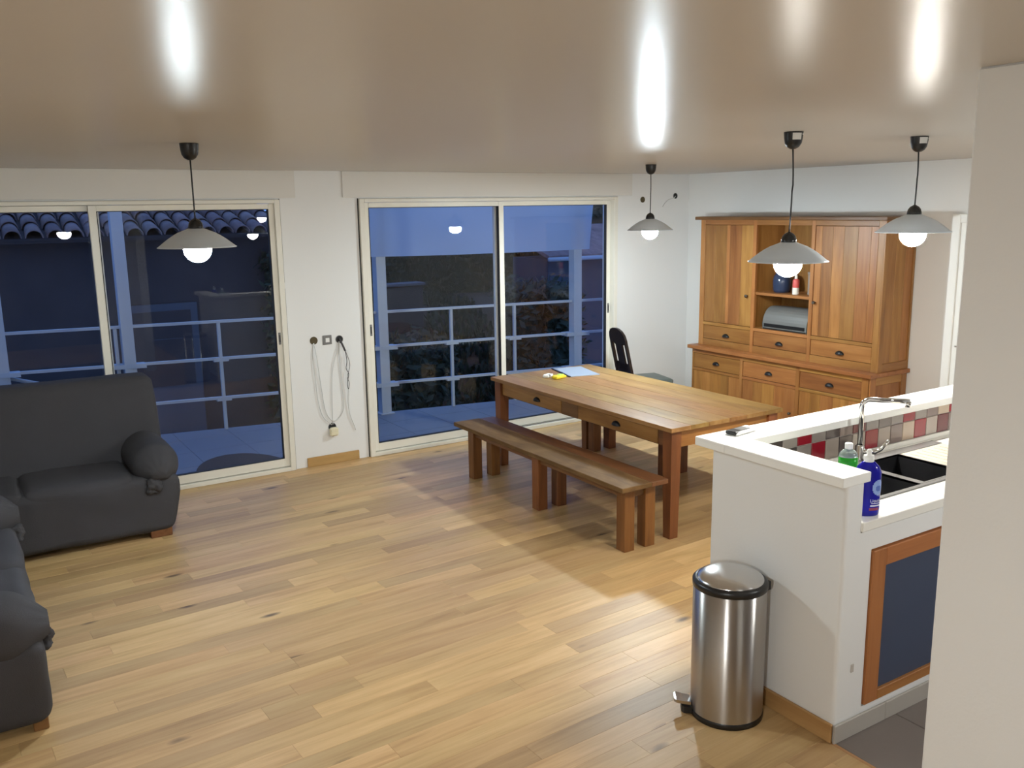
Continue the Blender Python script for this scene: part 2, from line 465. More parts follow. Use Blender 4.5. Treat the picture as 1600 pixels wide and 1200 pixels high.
for r in range(-95, 20):
    u = -12.5 - rnd.random() * 1.5
    while u < 2.0:
        ln = rnd.choice([.45, .6, .8, .95, 1.1, 1.2, 1.3, 1.45, 1.7])
        g = .0003
        q = [(u + g, r * PW + g), (u + ln - g, r * PW + g), (u + ln - g, (r + 1) * PW - g), (u + g, (r + 1) * PW - g)]
        u += ln
        poly = [(x * CA - y * SA, x * SA + y * CA) for (x, y) in q]
        for (ax, lim, less) in ((0, X0 + .001, False), (0, -.001, True), (1, Y0 + .001, False), (1, -.001, True)):
            if poly: poly = clip(poly, ax, lim, less)
        if len(poly) < 3: continue
        if any(p[0] > KX - .002 and p[1] < KY for p in poly):
            poly = clip(poly, 0, KX - .002, True) if min(p[0] for p in poly) < KX - .01 else clip(poly, 1, KY + .001, False)
        if len(poly) < 3: continue
        cx = sum(p[0] for p in poly) / len(poly); cy = sum(p[1] for p in poly) / len(poly)
        ar = abs(sum(poly[i][0] * poly[(i + 1) % len(poly)][1] - poly[(i + 1) % len(poly)][0] * poly[i][1] for i in range(len(poly)))) / 2
        if ar < .0008: continue
        cand.append((poly, cx, cy))
Minv = cam.matrix_world.inverted()
def in_view(x, y, z=0.0):
    v = Minv @ Vector((x, y, z))
    if v.z > -.1: return 0
    px = 800 + 1390.76 * v.x / -v.z; py = 600 - 1390.76 * v.y / -v.z
    if not (-60 < px < 1480 and 600 < py < 1260): return 0
    if px > 1110 and y < -4.4 and x > -4.0: return 0
    if px > 1310: return 0
    if x > -2.0 and y > -3.0: return 0
    if x < -5.7 and y > -1.0: return 0
    return 1.0 / -v.z
cand.sort(key=lambda t: -max(in_view(*p) for p in t[0] + [(t[1], t[2])]))
def plank_mesh(mb, poly, cx, cy, world=False):
    n = len(poly)
    P = [((x - cx) * CA + (y - cy) * SA, -(x - cx) * SA + (y - cy) * CA) for (x, y) in poly] if not world else [(x, y) for (x, y) in poly]
    mx_ = sum(p[0] for p in P) / n; my_ = sum(p[1] for p in P) / n
    def ins(p, d):
        v = Vector((mx_ - p[0], my_ - p[1]))
        sx = d if v.x > 0 else -d; sy = d if v.y > 0 else -d
        return (p[0] + sx, p[1] + sy)
    top = [(*ins(p, .0006), 0.0) for p in P]; mid = [(*p, -.0007) for p in P]; bot = [(*p, -.012) for p in P]
    f = [tuple(range(n))]
    for i in range(n):
        k = (i + 1) % n
        f.append((n + i, n + k, k, i)); f.append((2 * n + i, 2 * n + k, n + k, n + i))
    mb.add(top + mid + bot, f)
for i, (poly, cx, cy) in enumerate(cand):
    if i < 298:
        mb = MB(); plank_mesh(mb, poly, cx, cy)
        o = mb.build('plank', M['floor'], floor, local=True)
        o.location = (cx, cy, 0); o.rotation_euler = (0, 0, ANG)
    else:
        plank_mesh(rest, poly, cx, cy, True)
o = rest.build('plank_field', M['floor'], floor, local=True); o['kind'] = 'stuff'
# kitchen tiles
for i in range(10):
    for j in range(10):
        x = KX + .006 + i * .4; y = KY - .004 - (j + 1) * .4
        mb = MB(); mb.box(x, min(x + .395, -.001), max(y, Y0 + .001), y + .395, -.012, .0, .002)
        t = mb.build('tile', M['kfloor'], floor, local=True)
mb = MB(); mb.box(KX - .012, KX + .004, Y0, KY, -.012, .0015, .001); mb.build('threshold_strip', M['skirt_y'], floor, local=True)

# skirting boards
b = MB(); b.box(-4.392, -3.915, -.014, 0, 0, .082, .003); o = struct('baseboard_back', b, M['skirt'])
b = MB(); b.box(-1.0, 0, -.014, 0, 0, .082, .003); struct('baseboard_corner', b, M['skirt'])
b = MB(); b.box(-.014, 0, -3.0, -.014, 0, .082, .003); struct('baseboard_right', b, M['skirt_y'])

# door in the right wall
b = MB()
b.box(-.035, 0, -3.10, -3.03, 0, 2.075, .004); b.box(-.035, 0, -3.97, -3.90, 0, 2.075, .004); b.box(-.035, 0, -3.90, -3.10, 2.005, 2.075, .004)
d = struct('door_1', b, M['ledge'])
b = MB(); b.box(-.022, 0, -3.90, -3.10, .008, 2.005, .003); b.build('door_leaf', M['ledge'], d, local=True)
b = MB(); b.box(-.030, -.022, -3.82, -3.18, 1.10, 1.90, .004); b.build('door_panel', M['ledge'], d, local=True)
b = MB(); b.box(-.030, -.022, -3.82, -3.18, .16, .96, .004); b.build('door_panel', M['ledge'], d, local=True)
b = MB(); b.tube([(-.022, -3.16, 1.03), (-.07, -3.16, 1.03), (-.075, -3.2, 1.03), (-.075, -3.28, 1.03)], .009, 8); b.build('door_handle', M['chrome'], d, local=True)

# ------------------------------------------------------------------ sliding windows
def sliding_window(n, x0, x1, meet, inner):
    """meet = (xa, xb) of the front sash's meeting stile"""
    b = MB(); fw = .045
    b.box(x0, x0 + fw, -.03, .11, .0, WT, .003); b.box(x1 - fw, x1, -.03, .11, .0, WT, .003)
    b.box(x0 + fw, x1 - fw, -.03, .11, WT - .030, WT, .003); b.box(x0 + fw, x1 - fw, -.03, .11, 0, .035, .003)
    w = struct('window_%d' % n, b, M['frame'])
    b = MB()
    for yy in (.012, .062): b.box(x0 + fw, x1 - fw, yy - .003, yy + .003, .035, .043, .001)
    b.build('track', M['greyplate'], w, local=True)
    def sash(a, c, y, name):
        st = .055
        b = MB()
        b.box(a, a + st, y - .019, y + .019, .040, WT - .032, .003); b.box(c - st, c, y - .019, y + .019, .040, WT - .032, .003)
        b.box(a + st, c - st, y - .019, y + .019, WT - .075, WT - .032, .003); b.box(a + st, c - st, y - .019, y + .019, .040, .112, .003)
        s = b.build('sash', M['frame'], w, local=True)
        b = MB(); b.box(a + st - .008, c - st + .008, y - .006, y + .006, .105, WT - .068); b.build('glass_pane', M['glass'], s, local=True)
        b = MB()
        g = .004
        b.box(a + st - .001, a + st + g, y - .0195, y + .0195, .112, WT - .075); b.box(c - st - g, c - st + .001, y - .0195, y + .0195, .112, WT - .075)
        b.box(a + st, c - st, y - .0195, y + .0195, WT - .075 - g, WT - .0745); b.box(a + st, c - st, y - .0195, y + .0195, .1115, .112 + g)
        b.build('gasket', M['gap'], s, local=True)
        return s
    if inner == 'right':
        s1 = sash(meet[0], x1 - fw + .01, .012, 'a'); sash(x0 + fw - .01, meet[1] + .02, .062, 'b')
        hs = [(x1 - fw + .01 - .030, .012)]
    else:
        s1 = sash(x0 + fw - .01, meet[1], .012, 'a'); s2 = sash(meet[0] - .02, x1 - fw + .01, .062, 'b')
        hs = [(x0 + fw - .01 + .028, .012), (x1 - fw + .01 - .03, .062)]
    for (hx, hy) in hs:
        b = MB(); b.box(hx - .010, hx + .010, hy - .022, hy - .018, 1.09, 1.19, .001)
        h = b.build('latch_plate', M['greyplate'], w, local=True)
        b = MB(); b.box(hx - .004, hx + .004, hy - .024, hy - .0215, 1.11, 1.17, .001); b.build('latch_slot', M['gap'], h, local=True)
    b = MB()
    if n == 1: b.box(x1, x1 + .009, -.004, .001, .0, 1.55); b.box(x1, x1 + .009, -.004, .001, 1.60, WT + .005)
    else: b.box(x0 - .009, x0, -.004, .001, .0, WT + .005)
    b.build('shadow_joint', M['gap'], w, local=True)  # thin black strip painted as the shade between frame and plaster
    return w
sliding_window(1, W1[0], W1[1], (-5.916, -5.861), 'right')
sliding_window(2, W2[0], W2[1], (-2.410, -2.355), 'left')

# ------------------------------------------------------------------ kitchen half wall, ledge, worktop
b = MB()
rc = .018; cor = [(-4.0 + rc - rc * math.cos(k_ * PI / 12), -5.13 + rc - rc * math.sin(k_ * PI / 12)) for k_ in range(7)]
b.prism([(-4.0, -4.415)] + cor + [(-3.825, -5.13), (-3.825, -5.03), (-3.90, -5.03), (-3.90, -4.415)], 2, 0, .885)
b.prism([(-4.0, -4.415)] + cor + [(-3.90, -5.13), (-3.90, -4.415)], 2, .885, 1.10)
b.box(-3.90, -1.30, -4.51, -4.415, 0, 1.10)               # back arm
b.box(-3.825, -1.30, -5.13, -5.03, .80, .885); b.box(-3.825, -1.30, -5.13, -5.03, 0, .105)
b.box(-2.30, -1.30, -5.13, -5.03, .105, .80); b.box(-3.825, -2.30, -5.05, -5.03, .105, .80)
hw = struct('wall_kitchen', b, M['wall'])
b = MB(); b.box(-3.912, -3.894, -5.1345, -5.1295, .285, .322, .006); b.build('filled_hole', M['grout'], hw, local=True)
TP = .1015
colors = {'k': (.055, .045, .04), 'g': (.25, .215, .195), 'b': (.33, .275, .235), 't': (.20, .15, .135), 'd': (.095, .075, .07),
          'r': (.25, .010, .020), 'm': (.11, .016, .020), 'p': (.16, .13, .115), 'n': (.46, .36, .27)}
tm = {k: plain('glazed_tile_' + k, c, .14, bump=.03, bscale=30, var=.18) for k, c in colors.items()}
upper = 'tkgrgdtmgpgrgtnrgbtgdrbtgt'; lower = 'gkkgrbdbrbtnrbmtgbrtbdgrbt'
b = MB(); b.box(-3.90, -1.31, -4.513, -4.51, .93, 1.099); b.build('grout_bed', M['grout'], hw, local=True)
for row, (z0, z1, s) in enumerate(((.953, 1.0495, lower), (1.0525, 1.0985, upper))):
    for i, ch in enumerate(s[:25]):
        x = -3.66 - 2 * TP + i * TP
        if x < -3.90 or x + TP > -1.3: continue
        mb = MB(); mb.box(x + .0015, x + TP - .0015, -4.519, -4.512, z0, z1, .002)
        mb.build('wall_tile', tm[ch], hw, local=True)
mb = MB()
prev = None
o = None
ledge = thing('ledge_board', 'white L-shaped ledge board capping the kitchen half wall', 'ledge', (-3.96, -4.75, 1.10))
b = MB(); b.box(-4.05, -3.88, -5.147, -4.53, 1.10, 1.14, .003); b.box(-4.05, -1.28, -4.53, -4.345, 1.10, 1.14, .003); b.build('board', M['ledge'], ledge)
b = MB(); b.box(-4.015, -4.0, -5.13, -4.415, 0, .082, .003); struct('baseboard_kitchen', b, M['skirt_y'])
b = MB()
tsk = struct('trim_3', MB().box(-4.0, -1.3, -5.136, -5.13, 0, .075), M['grout'])
for i in range(8):
    mb = MB(); x = -4.008 + i * .335; mb.box(x, x + .333, -5.146, -5.134, 0, .082, .003); mb.build('skirting_tile', M['ktile_skirt'], tsk, local=True)

wt = thing('kitchen_worktop', 'white kitchen worktop with an upstand, holding the black sink', 'worktop', (-2.6, -4.8, .89))
b = MB()
SX0, SX1, SY0, SY1 = -3.63, -2.55, -5.00, -4.56
b.box(-3.90, -1.31, -5.14, SY0 + .012, .89, .93, .003); b.box(-3.90, -1.31, SY1 - .012, -4.513, .89, .93, .003)
b.box(-3.90, SX0 + .012, SY0, SY1, .89, .93); b.box(SX1 - .012, -1.31, SY0, SY1, .89, .93); b.build('top', M['counter'], wt)
b = MB(); b.box(-3.90, -1.31, -4.530, -4.5195, .93, .953, .002); b.build('upstand', M['counter'], wt)

sink = thing('kitchen_sink', 'black granite double-bowl sink with drainer set in the white worktop', 'sink', (-3.1, -4.78, .93))
zt = .936
BW = [(-3.585, -3.275, -4.975, -4.665), (-3.235, -2.925, -4.965, -4.62)]
b = MB()
b.box(SX0, SX1, SY0, -4.975, .925, zt, .002); b.box(SX0, SX1, -4.62, SY1, .925, zt, .002)
b.box(SX0, BW[0][0], -4.975, -4.62, .925, zt); b.box(BW[0][0], BW[0][1], -4.665, -4.62, .925, zt)
b.box(BW[0][1], BW[1][0], -4.975, -4.62, .925, zt); b.box(BW[1][0], BW[1][1], -4.975, -4.965, .925, zt)
b.build('rim', M['rim'], sink)
b = MB(); b.box(-2.925, SX1, -4.975, -4.62, .925, zt - .004)
dr = b.build('drainer', M['drainer'], sink)
for i in range(6):
    b = MB(); b.box(-2.87 + i * .05, -2.855 + i * .05, -4.95, -4.65, zt - .004, zt - .001, .001); b.build('drainer_rib', M['drainer'], dr)
for k, (a, c, e, f_) in enumerate(BW):
    b = MB(); dp = .75
    t = .006
    b.box(a, c, e, f_, dp - .01, dp); b.box(a - t, a, e, f_, dp, zt - .001); b.box(c, c + t, e, f_, dp, zt - .001); b.box(a, c, e - t, e, dp, zt - .001); b.box(a, c, f_, f_ + t, dp, zt - .001)
    bw = b.build('bowl', M['granite'], sink)
    b = MB(); b.lathe([(.001, dp + .012), (.010, dp + .012), (.014, dp + .004), (.030, dp + .003), (.036, dp + .006), (.042, dp + .001)], (a + c) / 2, (e + f_) / 2, 24); b.build('drain', M['chrome'], bw)

fa = thing('faucet', 'tall chrome L-shaped kitchen faucet behind the sink', 'faucet', (-3.185, -4.585, .936))
fx, fy = -3.185, -4.585
tx, ty = -3.035, -4.735
def arc(z0, z1, rad):
    d = Vector((tx - fx, ty - fy, 0)); Ld = d.length; d.normalize(); pts = [(fx, fy, z0)]
    for i in range(9):
        a = i / 8 * PI / 2
        pts.append((fx + d.x * rad * (1 - math.cos(a)), fy + d.y * rad * (1 - math.cos(a)), z1 - rad + rad * math.sin(a)))
    pts.append((tx, ty, z1 - .004)); return pts
b = MB(); b.tube(arc(.936, 1.243, .035), .0125, 12); b.build('spout', M['chrome'], fa)
b = MB(); b.lathe([(.026, .936), (.026, .95), (.022, .955), (.022, 1.01), (.014, 1.018)], fx, fy, 20, cap0=True); b.build('base', M['chrome'], fa)
b = MB(); b.lathe([(.001, 1.212), (.0135, 1.212), (.0135, 1.238), (.001, 1.238)], tx - .004, ty + .004, 16); b.build('aerator', M['chrome'], fa)
b = MB(); b.tube([(fx, fy, .985), (fx + .045, fy - .055, .985), (fx + .06, fy - .075, 1.0), (fx + .085, fy - .095, 1.045)], [.014, .013, .009, .007], 10); b.build('lever', M['chrome'], fa)

# cupboard door in the half wall
cd = thing('cupboard_door', 'oak-framed cupboard door with a slate blue panel in the half wall', 'cupboard door', (-3.2, -5.13, .105))
b = MB(); b.box(-3.82, -3.735, -5.142, -5.115, .112, .793, .003); b.build('stile', M['door_wood_z'], cd)
b = MB(); b.box(-2.39, -2.305, -5.142, -5.115, .112, .793, .003); b.build('stile', M['door_wood_z'], cd)
b = MB(); b.box(-3.735, -2.39, -5.142, -5.115, .715, .793, .003); b.build('rail', M['door_wood_x'], cd)
b = MB(); b.box(-3.735, -2.39, -5.142, -5.115, .112, .158, .003); b.build('rail', M['door_wood_x'], cd)
b = MB(); b.box(-3.735, -2.39, -5.128, -5.118, .158, .715); b.build('panel', M['bluepanel'], cd)
b = MB(); b.box(-3.826, -2.30, -5.114, -5.052, .106, .799); b.build('recess', M['old_z'], cd)

# ------------------------------------------------------------------ pendant lamps
def pendant(x, y, rim, label, sway, sticker, bulb):
    t = thing('pendant_lamp', label, 'lamp', (x, y, H), group='matching grey pendant lamps')
    b = MB(); b.lathe([(.001, H), (.044, H), (.044, H - .004), (.042, H - .030), (.038, H - .052), (.028, H - .068), (.014, H - .077), (.001, H - .079)], x, y, 28); cup = b.build('ceiling_cup', M['black'], t)
    if sticker:
        v = []; f = []
        ang0 = math.radians(200 + 16); n = 8
        for i in range(n + 1):
            a = ang0 + i / n * math.radians(58)
            for (z, r) in ((H - .007, .0447), (H - .037, .0425)): v.append((x + r * math.cos(a), y + r * math.sin(a), z))
        f = [(2 * i, 2 * i + 2, 2 * i + 3, 2 * i + 1) for i in range(n)]
        b = MB(); b.add(v, f); b.build('sticker', M['sticker'], cup)
        v = []; f = []
        for i in range(n + 1):
            a = ang0 + math.radians(66) + i / n * math.radians(24)
            for (z, r) in ((H - .009, .0446), (H - .016, .0443)): v.append((x + r * math.cos(a), y + r * math.sin(a), z))
        f = [(2 * i, 2 * i + 2, 2 * i + 3, 2 * i + 1) for i in range(n)]
        b = MB(); b.add(v, f); b.build('sticker', M['sticker'], cup)
    top = rim + .138
    pts = []
    for i in range(15):
        s = i / 14
        o = sway * math.sin(s * PI) * (1 if s < .5 else .6)
        pts.append((x + o * .84, y - o * .53, H - .075 + (top - .004 - (H - .075)) * s))
    b = MB(); b.tube(pts, .0038, 8); b.build('cord', M['black'], t)
    b = MB(); b.lathe([(.001, top), (.006, top), (.010, top - .003), (.022, top - .010), (.031, top - .022), (.0355, top - .038), (.0365, top - .052), (.030, top - .053)], x, y, 28); b.build('socket_cap', M['cap'], t)
    prof = [(.034, rim + .090), (.045, rim + .086), (.062, rim + .079), (.085, rim + .070), (.110, rim + .056), (.135, rim + .039), (.158, rim + .021), (.176, rim + .006), (.186, rim)]
    inn = [(r - .002, z - .003) for (r, z) in prof[::-1]]; inn[-1] = (.020, rim + .086)
    b = MB(); b.lathe(prof + inn, x, y, 48); b.build('shade', M['shade'], t)
    pb = []
    for i in range(15):
        a = -PI / 2 + i / 14 * (PI * .86); pb.append((max(.0015, .066 * math.cos(a)), rim - .010 + .066 * math.sin(a)))
    pb += [(.016, rim + .05), (.016, rim + .084)]
    b = MB(); b.lathe(pb, x, y, 28); b.build('bulb', M['bulb_' + bulb], t)
    return t
pendant(-5.792, -2.688, 2.010, 'grey pendant lamp hanging in front of the left sliding window', .0, False, 'left')
pendant(-1.963, -1.625, 1.982, 'smallest-looking grey pendant lamp, hanging over the dining table near the corner', .002, False, 'far')
pendant(-3.451, -4.322, 1.905, 'lowest grey pendant lamp, hanging in front of the sideboard above the ledge', .008, True, 'mid')
pendant(-2.579, -4.385, 2.020, 'rightmost grey pendant lamp in view, hanging beside the partition wall edge', .004, True, 'right')
pendant(-2.50, -7.00, 2.09, 'grey pendant lamp in the kitchen behind the partition wall', .003, False, 'rear')
pendant(-7.70, -7.30, 2.05, 'grey pendant lamp hanging behind the viewer near the rear wall', .003, False, 'behind')

# ------------------------------------------------------------------ cup pull shared shape (faces -x)
def cup_pull(mb, x, y, z, w=.043, h=.030, d=.024):
    v = []; f = []; nu, nv = 12, 6
    for j in range(nv + 1):
        ph = j / nv * PI / 2
        for i in range(nu + 1):
            th = PI * i / nu
            v.append((x - d * math.cos(ph) * (0.25 + .75 * math.sin(th)) if False else x - d * math.sin(ph) * math.sin(th) - .002,
                      y + w * math.cos(th) * (1 if True else 0),
                      z - h * .45 + h * math.sin(th) * math.cos(ph)))
    for j in range(nv):
        for i in range(nu):
            a = j * (nu + 1) + i; f.append((a, a + 1, a + nu + 2, a + nu + 1))
    mb.add(v, f, True)
    mb.prism([(y + w * 1.05 * math.cos(PI * i / 12), z - h * .47 + h * 1.1 * math.sin(PI * i / 12)) for i in range(13)], 0, x - .003, x)
    return mb

# ------------------------------------------------------------------ sideboard (buffet with upper cabinet)
bf = thing('sideboard', 'tall golden teak sideboard with upper cabinet, drawers and open shelf bay', 'sideboard', (-.25, -1.665, 0))
YA, YB = -.625, -2.705        # far and near ends
xf, xu = -.50, -.42
def P(name, mat, parent=bf, **k):
    return k['b'].build(name, mat, parent)
# lower unit
P('back_panel', M['teak_z'], b=MB().box(-.030, -.012, YB + .02, YA - .02, .06, .745))
for (ya, yb) in ((YA, YA - .022), (YB + .022, YB)):
    sp = P('side_panel', M['teak_z'], b=MB().box(-.47, -.03, ya, yb, .06, .745, .002))
e = YB - .010
P('side_stile', M['teak_z'], b=MB().box(-.50, -.425, YB + .010, e, .0, .745, .003)); P('side_stile', M['teak_z'], b=MB().box(-.085, -.010, YB + .010, e, .0, .745, .003))
P('side_rail', M['teak_x'], b=MB().box(-.425, -.085, YB + .010, e, .675, .745, .003)); P('side_rail', M['teak_x'], b=MB().box(-.425, -.085, YB + .010, e, .05, .13, .003))
P('bottom_panel', M['teak_y'], b=MB().box(-.48, -.03, YB + .02, YA - .02, .06, .08))
cols = [(-.640, -1.272), (-1.308, -1.948), (-1.985, -2.630)]
for (ya, yb) in ((YA, -.640), (-1.272, -1.308), (-1.948, -1.985), (-2.630, YB)):
    P('stile', M['teak_z'], b=MB().box(xf, xf + .03, yb, ya, .0 if ya in (YA, -2.630) else .06, .745, .002))
for (ya, yb) in cols:
    P('rail', M['teak_y'], b=MB().box(xf, xf + .03, yb, ya, .706, .745, .002)); P('rail', M['teak_y'], b=MB().box(xf, xf + .03, yb, ya, .530, .556, .002)); P('rail', M['teak_y'], b=MB().box(xf, xf + .03, yb, ya, .05, .09, .002))
    d = P('drawer', M['teak_y'], b=MB().box(xf + .006, xf + .03, yb + .003, ya - .003, .559, .703, .003))
    cup_pull(c := MB(), xf + .006, (ya + yb) / 2, .628).build('cup_pull', M['iron'], d)
    d = P('door', M['old_dark_y'], b=MB().box(xf + .016, xf + .03, yb + .003, ya - .003, .093, .527))
    n = 5; ys = [ya - .004]
    ws = [random.uniform(.8, 1.25) for _ in range(n)]; tot = sum(ws); acc = ya - .004
    for w in ws:
        ww = (ya - yb - .008) * w / tot
        MB().box(xf + .006, xf + .018, acc - ww + .0006, acc - .0006, .093, .527, .0012).build('board', M['teak_z'], d); acc -= ww
    MB().lathe([(.001, 0), (.008, 0), (.006, .012), (.013, .02), (.011, .03), (.001, .032)], 0, 0, 14)
    kb = MB(); kb.lathe([(.001, 0.0), (.008, 0.0), (.006, .010), (.013, .018), (.011, .028), (.001, .031)], 0, 0, 14)
    kb.v = [(xf + .006 - z, yb + .05 + x, .30 + y) for (x, y, z) in kb.v]; kb.build('knob', M['knob'], d)
P('counter', M['teak_y'], b=MB().box(-.535, -.004, YB - .035, YA + .04, .748, .783, .004))
# upper unit
zb, zt2 = .783, 2.030
P('side_panel', M['teak_z'], b=MB().box(xu + .02, -.02, YA - .022, YA, zb, zt2, .002))
sp = P('side_panel', M['old_dark_y'], b=MB().box(xu + .02, -.02, YB + .004, YB + .020, zb, zt2))
acc = xu + .055
for w in (.105, .13, .10):
    MB().box(acc, acc + w - .001, YB - .004, YB + .006, zb + .07, zt2 - .06, .0015).build('board', M['teak_z'], sp); acc += w
P('side_stile', M['teak_z'], b=MB().box(xu, xu + .055, YB + .006, YB - .012, zb, zt2, .002)); P('side_stile', M['teak_z'], b=MB().box(-.03 - .002, -.008, YB + .006, YB - .012, zb, zt2, .002))
P('side_rail', M['teak_x'], b=MB().box(xu + .055, -.032, YB + .006, YB - .012, zb, zb + .07, .002)); P('side_rail', M['teak_x'], b=MB().box(xu + .055, -.032, YB + .006, YB - .012, zt2 - .06, zt2, .002))
P('back_panel', M['teak_z'], b=MB().box(-.028, -.010, YB + .02, YA - .02, zb, zt2))
ucols = [(-.685, -1.312), (-1.352, -1.982), (-2.020, -2.648)]
for (ya, yb) in ((YA, -.685), (-1.312, -1.352), (-1.982, -2.020), (-2.648, YB)):
    P('stile', M['teak_z'], b=MB().box(xu, xu + .028, yb, ya, zb, zt2, .002))
for k, (ya, yb) in enumerate(ucols):
    P('rail', M['teak_y'], b=MB().box(xu, xu + .028, yb, ya, 1.985, zt2, .002)); P('rail', M['teak_y'], b=MB().box(xu, xu + .028, yb, ya, .992, 1.022, .002)); P('rail', M['teak_y'], b=MB().box(xu, xu + .028, yb, ya, zb, .850, .002))
    d = P('drawer', M['teak_y'], b=MB().box(xu + .005, xu + .028, yb + .003, ya - .003, .853, .989, .003))
    cup_pull(MB(), xu + .005, (ya + yb) / 2, .905).build('cup_pull', M['iron'], d)
    if k == 1: continue
    d = P('door', M['old_dark_y'], b=MB().box(xu + .015, xu + .028, yb + .003, ya - .003, 1.025, 1.982))
    ws = ([.9, 1.0, .25, 1.0, .95] if k == 0 else [.55, .9, .9, 1.1, 1.0, .55]); tot = sum(ws); acc = ya - .004
    for w in ws:
        ww = (ya - yb - .008) * w / tot
        MB().box(xu + .005, xu + .017, acc - ww + .0006, acc - .0006, 1.026, 1.981, .0012).build('board', M['teak_z'], d); acc -= ww
    ky = -1.262 if k == 0 else -2.047
    kb = MB(); kb.lathe([(.001, 0.0), (.008, 0.0), (.006, .012), (.015, .020), (.013, .031), (.001, .034)], 0, 0, 16)
    kb.v = [(xu + .005 - z, ky + x, 1.318 + y) for (x, y, z) in kb.v]; kb.build('knob', M['knob'], d)
P('bay_side', M['teak_z'], b=MB().box(xu + .028, -.03, -1.330, -1.345, 1.022, zt2)); P('bay_side', M['teak_z'], b=MB().box(xu + .028, -.03, -1.988, -2.003, 1.022, zt2))
P('bay_floor', M['teak_y'], b=MB().box(xu + .028, -.03, -1.988, -1.345, 1.004, 1.022)); P('shelf', M['teak_y'], b=MB().box(xu + .012, -.03, -1.988, -1.345, 1.335, 1.362, .002))
P('top_panel', M['teak_y'], b=MB().box(xu + .01, -.02, YB + .01, YA - .01, 2.012, 2.030))
P('top_board', M['old_dark_y'], b=MB().box(xu - .045, -.004, YB - .045, YA + .045, 2.030, 2.062, .005))

# things in the open bay
mc = thing('bread_box', 'grey roll-top metal box with black slot in the lower shelf bay', 'box', (-.28, -1.69, 1.022))
def roll(y0, y1, sc=1.0):
    pr = [(-.385, 1.022), (-.385, 1.06)]
    for i in range(10):
        a = PI - i / 9 * PI * .55; pr.append((-.255 + .13 * math.cos(a) * sc, 1.075 + .155 * math.sin(a) * sc))
    pr += [(-.08, 1.215), (-.08, 1.022)]
    return MB().prism(pr, 1, y0, y1)
roll(-1.945, -1.435).build('shell', M['machine'], mc)
MB().prism([(y, z) for (y, z) in [(-.37, 1.024), (-.378, 1.07), (-.36, 1.13), (-.31, 1.20), (-.24, 1.225), (-.09, 1.205), (-.09, 1.024)]], 1, -1.958, -1.946).build('end_cap', M['black'], mc)
MB().prism([(y, z) for (y, z) in [(-.37, 1.024), (-.378, 1.07), (-.36, 1.13), (-.31, 1.20), (-.24, 1.225), (-.09, 1.205), (-.09, 1.024)]], 1, -1.434, -1.422).build('end_cap', M['black'], mc)
MB().box(-.393, -.383, -1.925, -1.455, 1.046, 1.076, .002).build('slot', M['black'], mc)
MB().box(-.388, -.36, -1.94, -1.44, 1.0225, 1.034, .002).build('foot_strip', M['black'], mc)
tb = thing('glue_bottle', 'small white and red bottle on the middle shelf bay', 'bottle', (-.33, -1.76, 1.362))
MB().lathe([(.001, 1.362), (.028, 1.362), (.030, 1.37), (.030, 1.425)], -.33, -1.76, 20).build('body', M['white_tube'], tb)
MB().lathe([(.030, 1.425), (.0305, 1.427), (.0305, 1.485), (.028, 1.495), (.014, 1.505)], -.33, -1.76, 20).build('wrap', M['red_tube'], tb)
MB().lathe([(.014, 1.505), (.013, 1.53), (.006, 1.545), (.001, 1.547)], -.33, -1.76, 16).build('nozzle', M['white_tube'], tb)
pt = thing('storage_jar', 'dark blue glazed jar on the shelf left of the white and red bottle', 'jar', (-.25, -1.53, 1.362))
MB().lathe([(.001, 1.362), (.07, 1.362), (.082, 1.39), (.085, 1.47), (.075, 1.52), (.06, 1.53)], -.25, -1.53, 28).build('body', M['pot'], pt)
MB().lathe([(.064, 1.528), (.064, 1.54), (.03, 1.555), (.012, 1.56), (.014, 1.58), (.001, 1.585)], -.25, -1.53, 24).build('lid', M['pot'], pt)
bx = thing('card_box', 'taupe card box on the shelf right of the white and red bottle', 'box', (-.2, -1.90, 1.362))
MB().box(-.27, -.12, -1.96, -1.84, 1.362, 1.56, .003).build('body', M['box_taupe'], bx)
MB().box(-.273, -.117, -1.963, -1.837, 1.545, 1.568, .002).build('lid', M['box_taupe'], bx)

# ------------------------------------------------------------------ dining table
TX0, TX1, TY0, TY1, TZ = -3.03, -1.985, -3.085, -.835, .767
tbl = thing('dining_table', 'long worn teak dining table with two drawers and square legs', 'table', (-2.5, -1.96, 0))
n = 6; acc = TX0
ws = [1.0, .9, 1.1, .95, 1.05, 1.0]; tot = sum(ws)
for w in ws:
    ww = (TX1 - TX0) * w / tot
    MB().box(acc + .0004, acc + ww - .0004, TY0, TY1, TZ - .030, TZ, .0022).build('board', M['old_y'], tbl); acc += ww
lg = []
for (cx, cy) in ((TX0 + .068, TY0 + .068), (TX1 - .068, TY0 + .068), (TX0 + .068, TY1 - .068), (TX1 - .068, TY1 - .068)):
    def sq(s, z): return [(cx - s, cy - s, z), (cx + s, cy - s, z), (cx + s, cy + s, z), (cx - s, cy + s, z)]
    MB().loft([sq(.034, 0), sq(.042, .60), sq(.042, TZ - .031)], smooth=False).build('leg', M['old_z'], tbl)
ax0 = TX0 + .045
MB().box(ax0 + .012, ax0 + .030, TY0 + .112, TY1 - .112, .618, TZ - .031).build('apron', M['old_dark_y'], tbl)
MB().box(TX1 - .063, TX1 - .045, TY0 + .112, TY1 - .112, .618, TZ - .031, .002).build('apron', M['old_dark_y'], tbl)
MB().box(TX0 + .112, TX1 - .112, TY0 + .045, TY0 + .063, .618, TZ - .031, .002).build('apron', M['teak_x'], tbl)
MB().box(TX0 + .112, TX1 - .112, TY1 - .063, TY1 - .045, .618, TZ - .031, .002).build('apron', M['teak_x'], tbl)
for (a, c) in ((-.955, -1.62), (-1.64, -2.28), (-2.30, -2.965)):
    pass
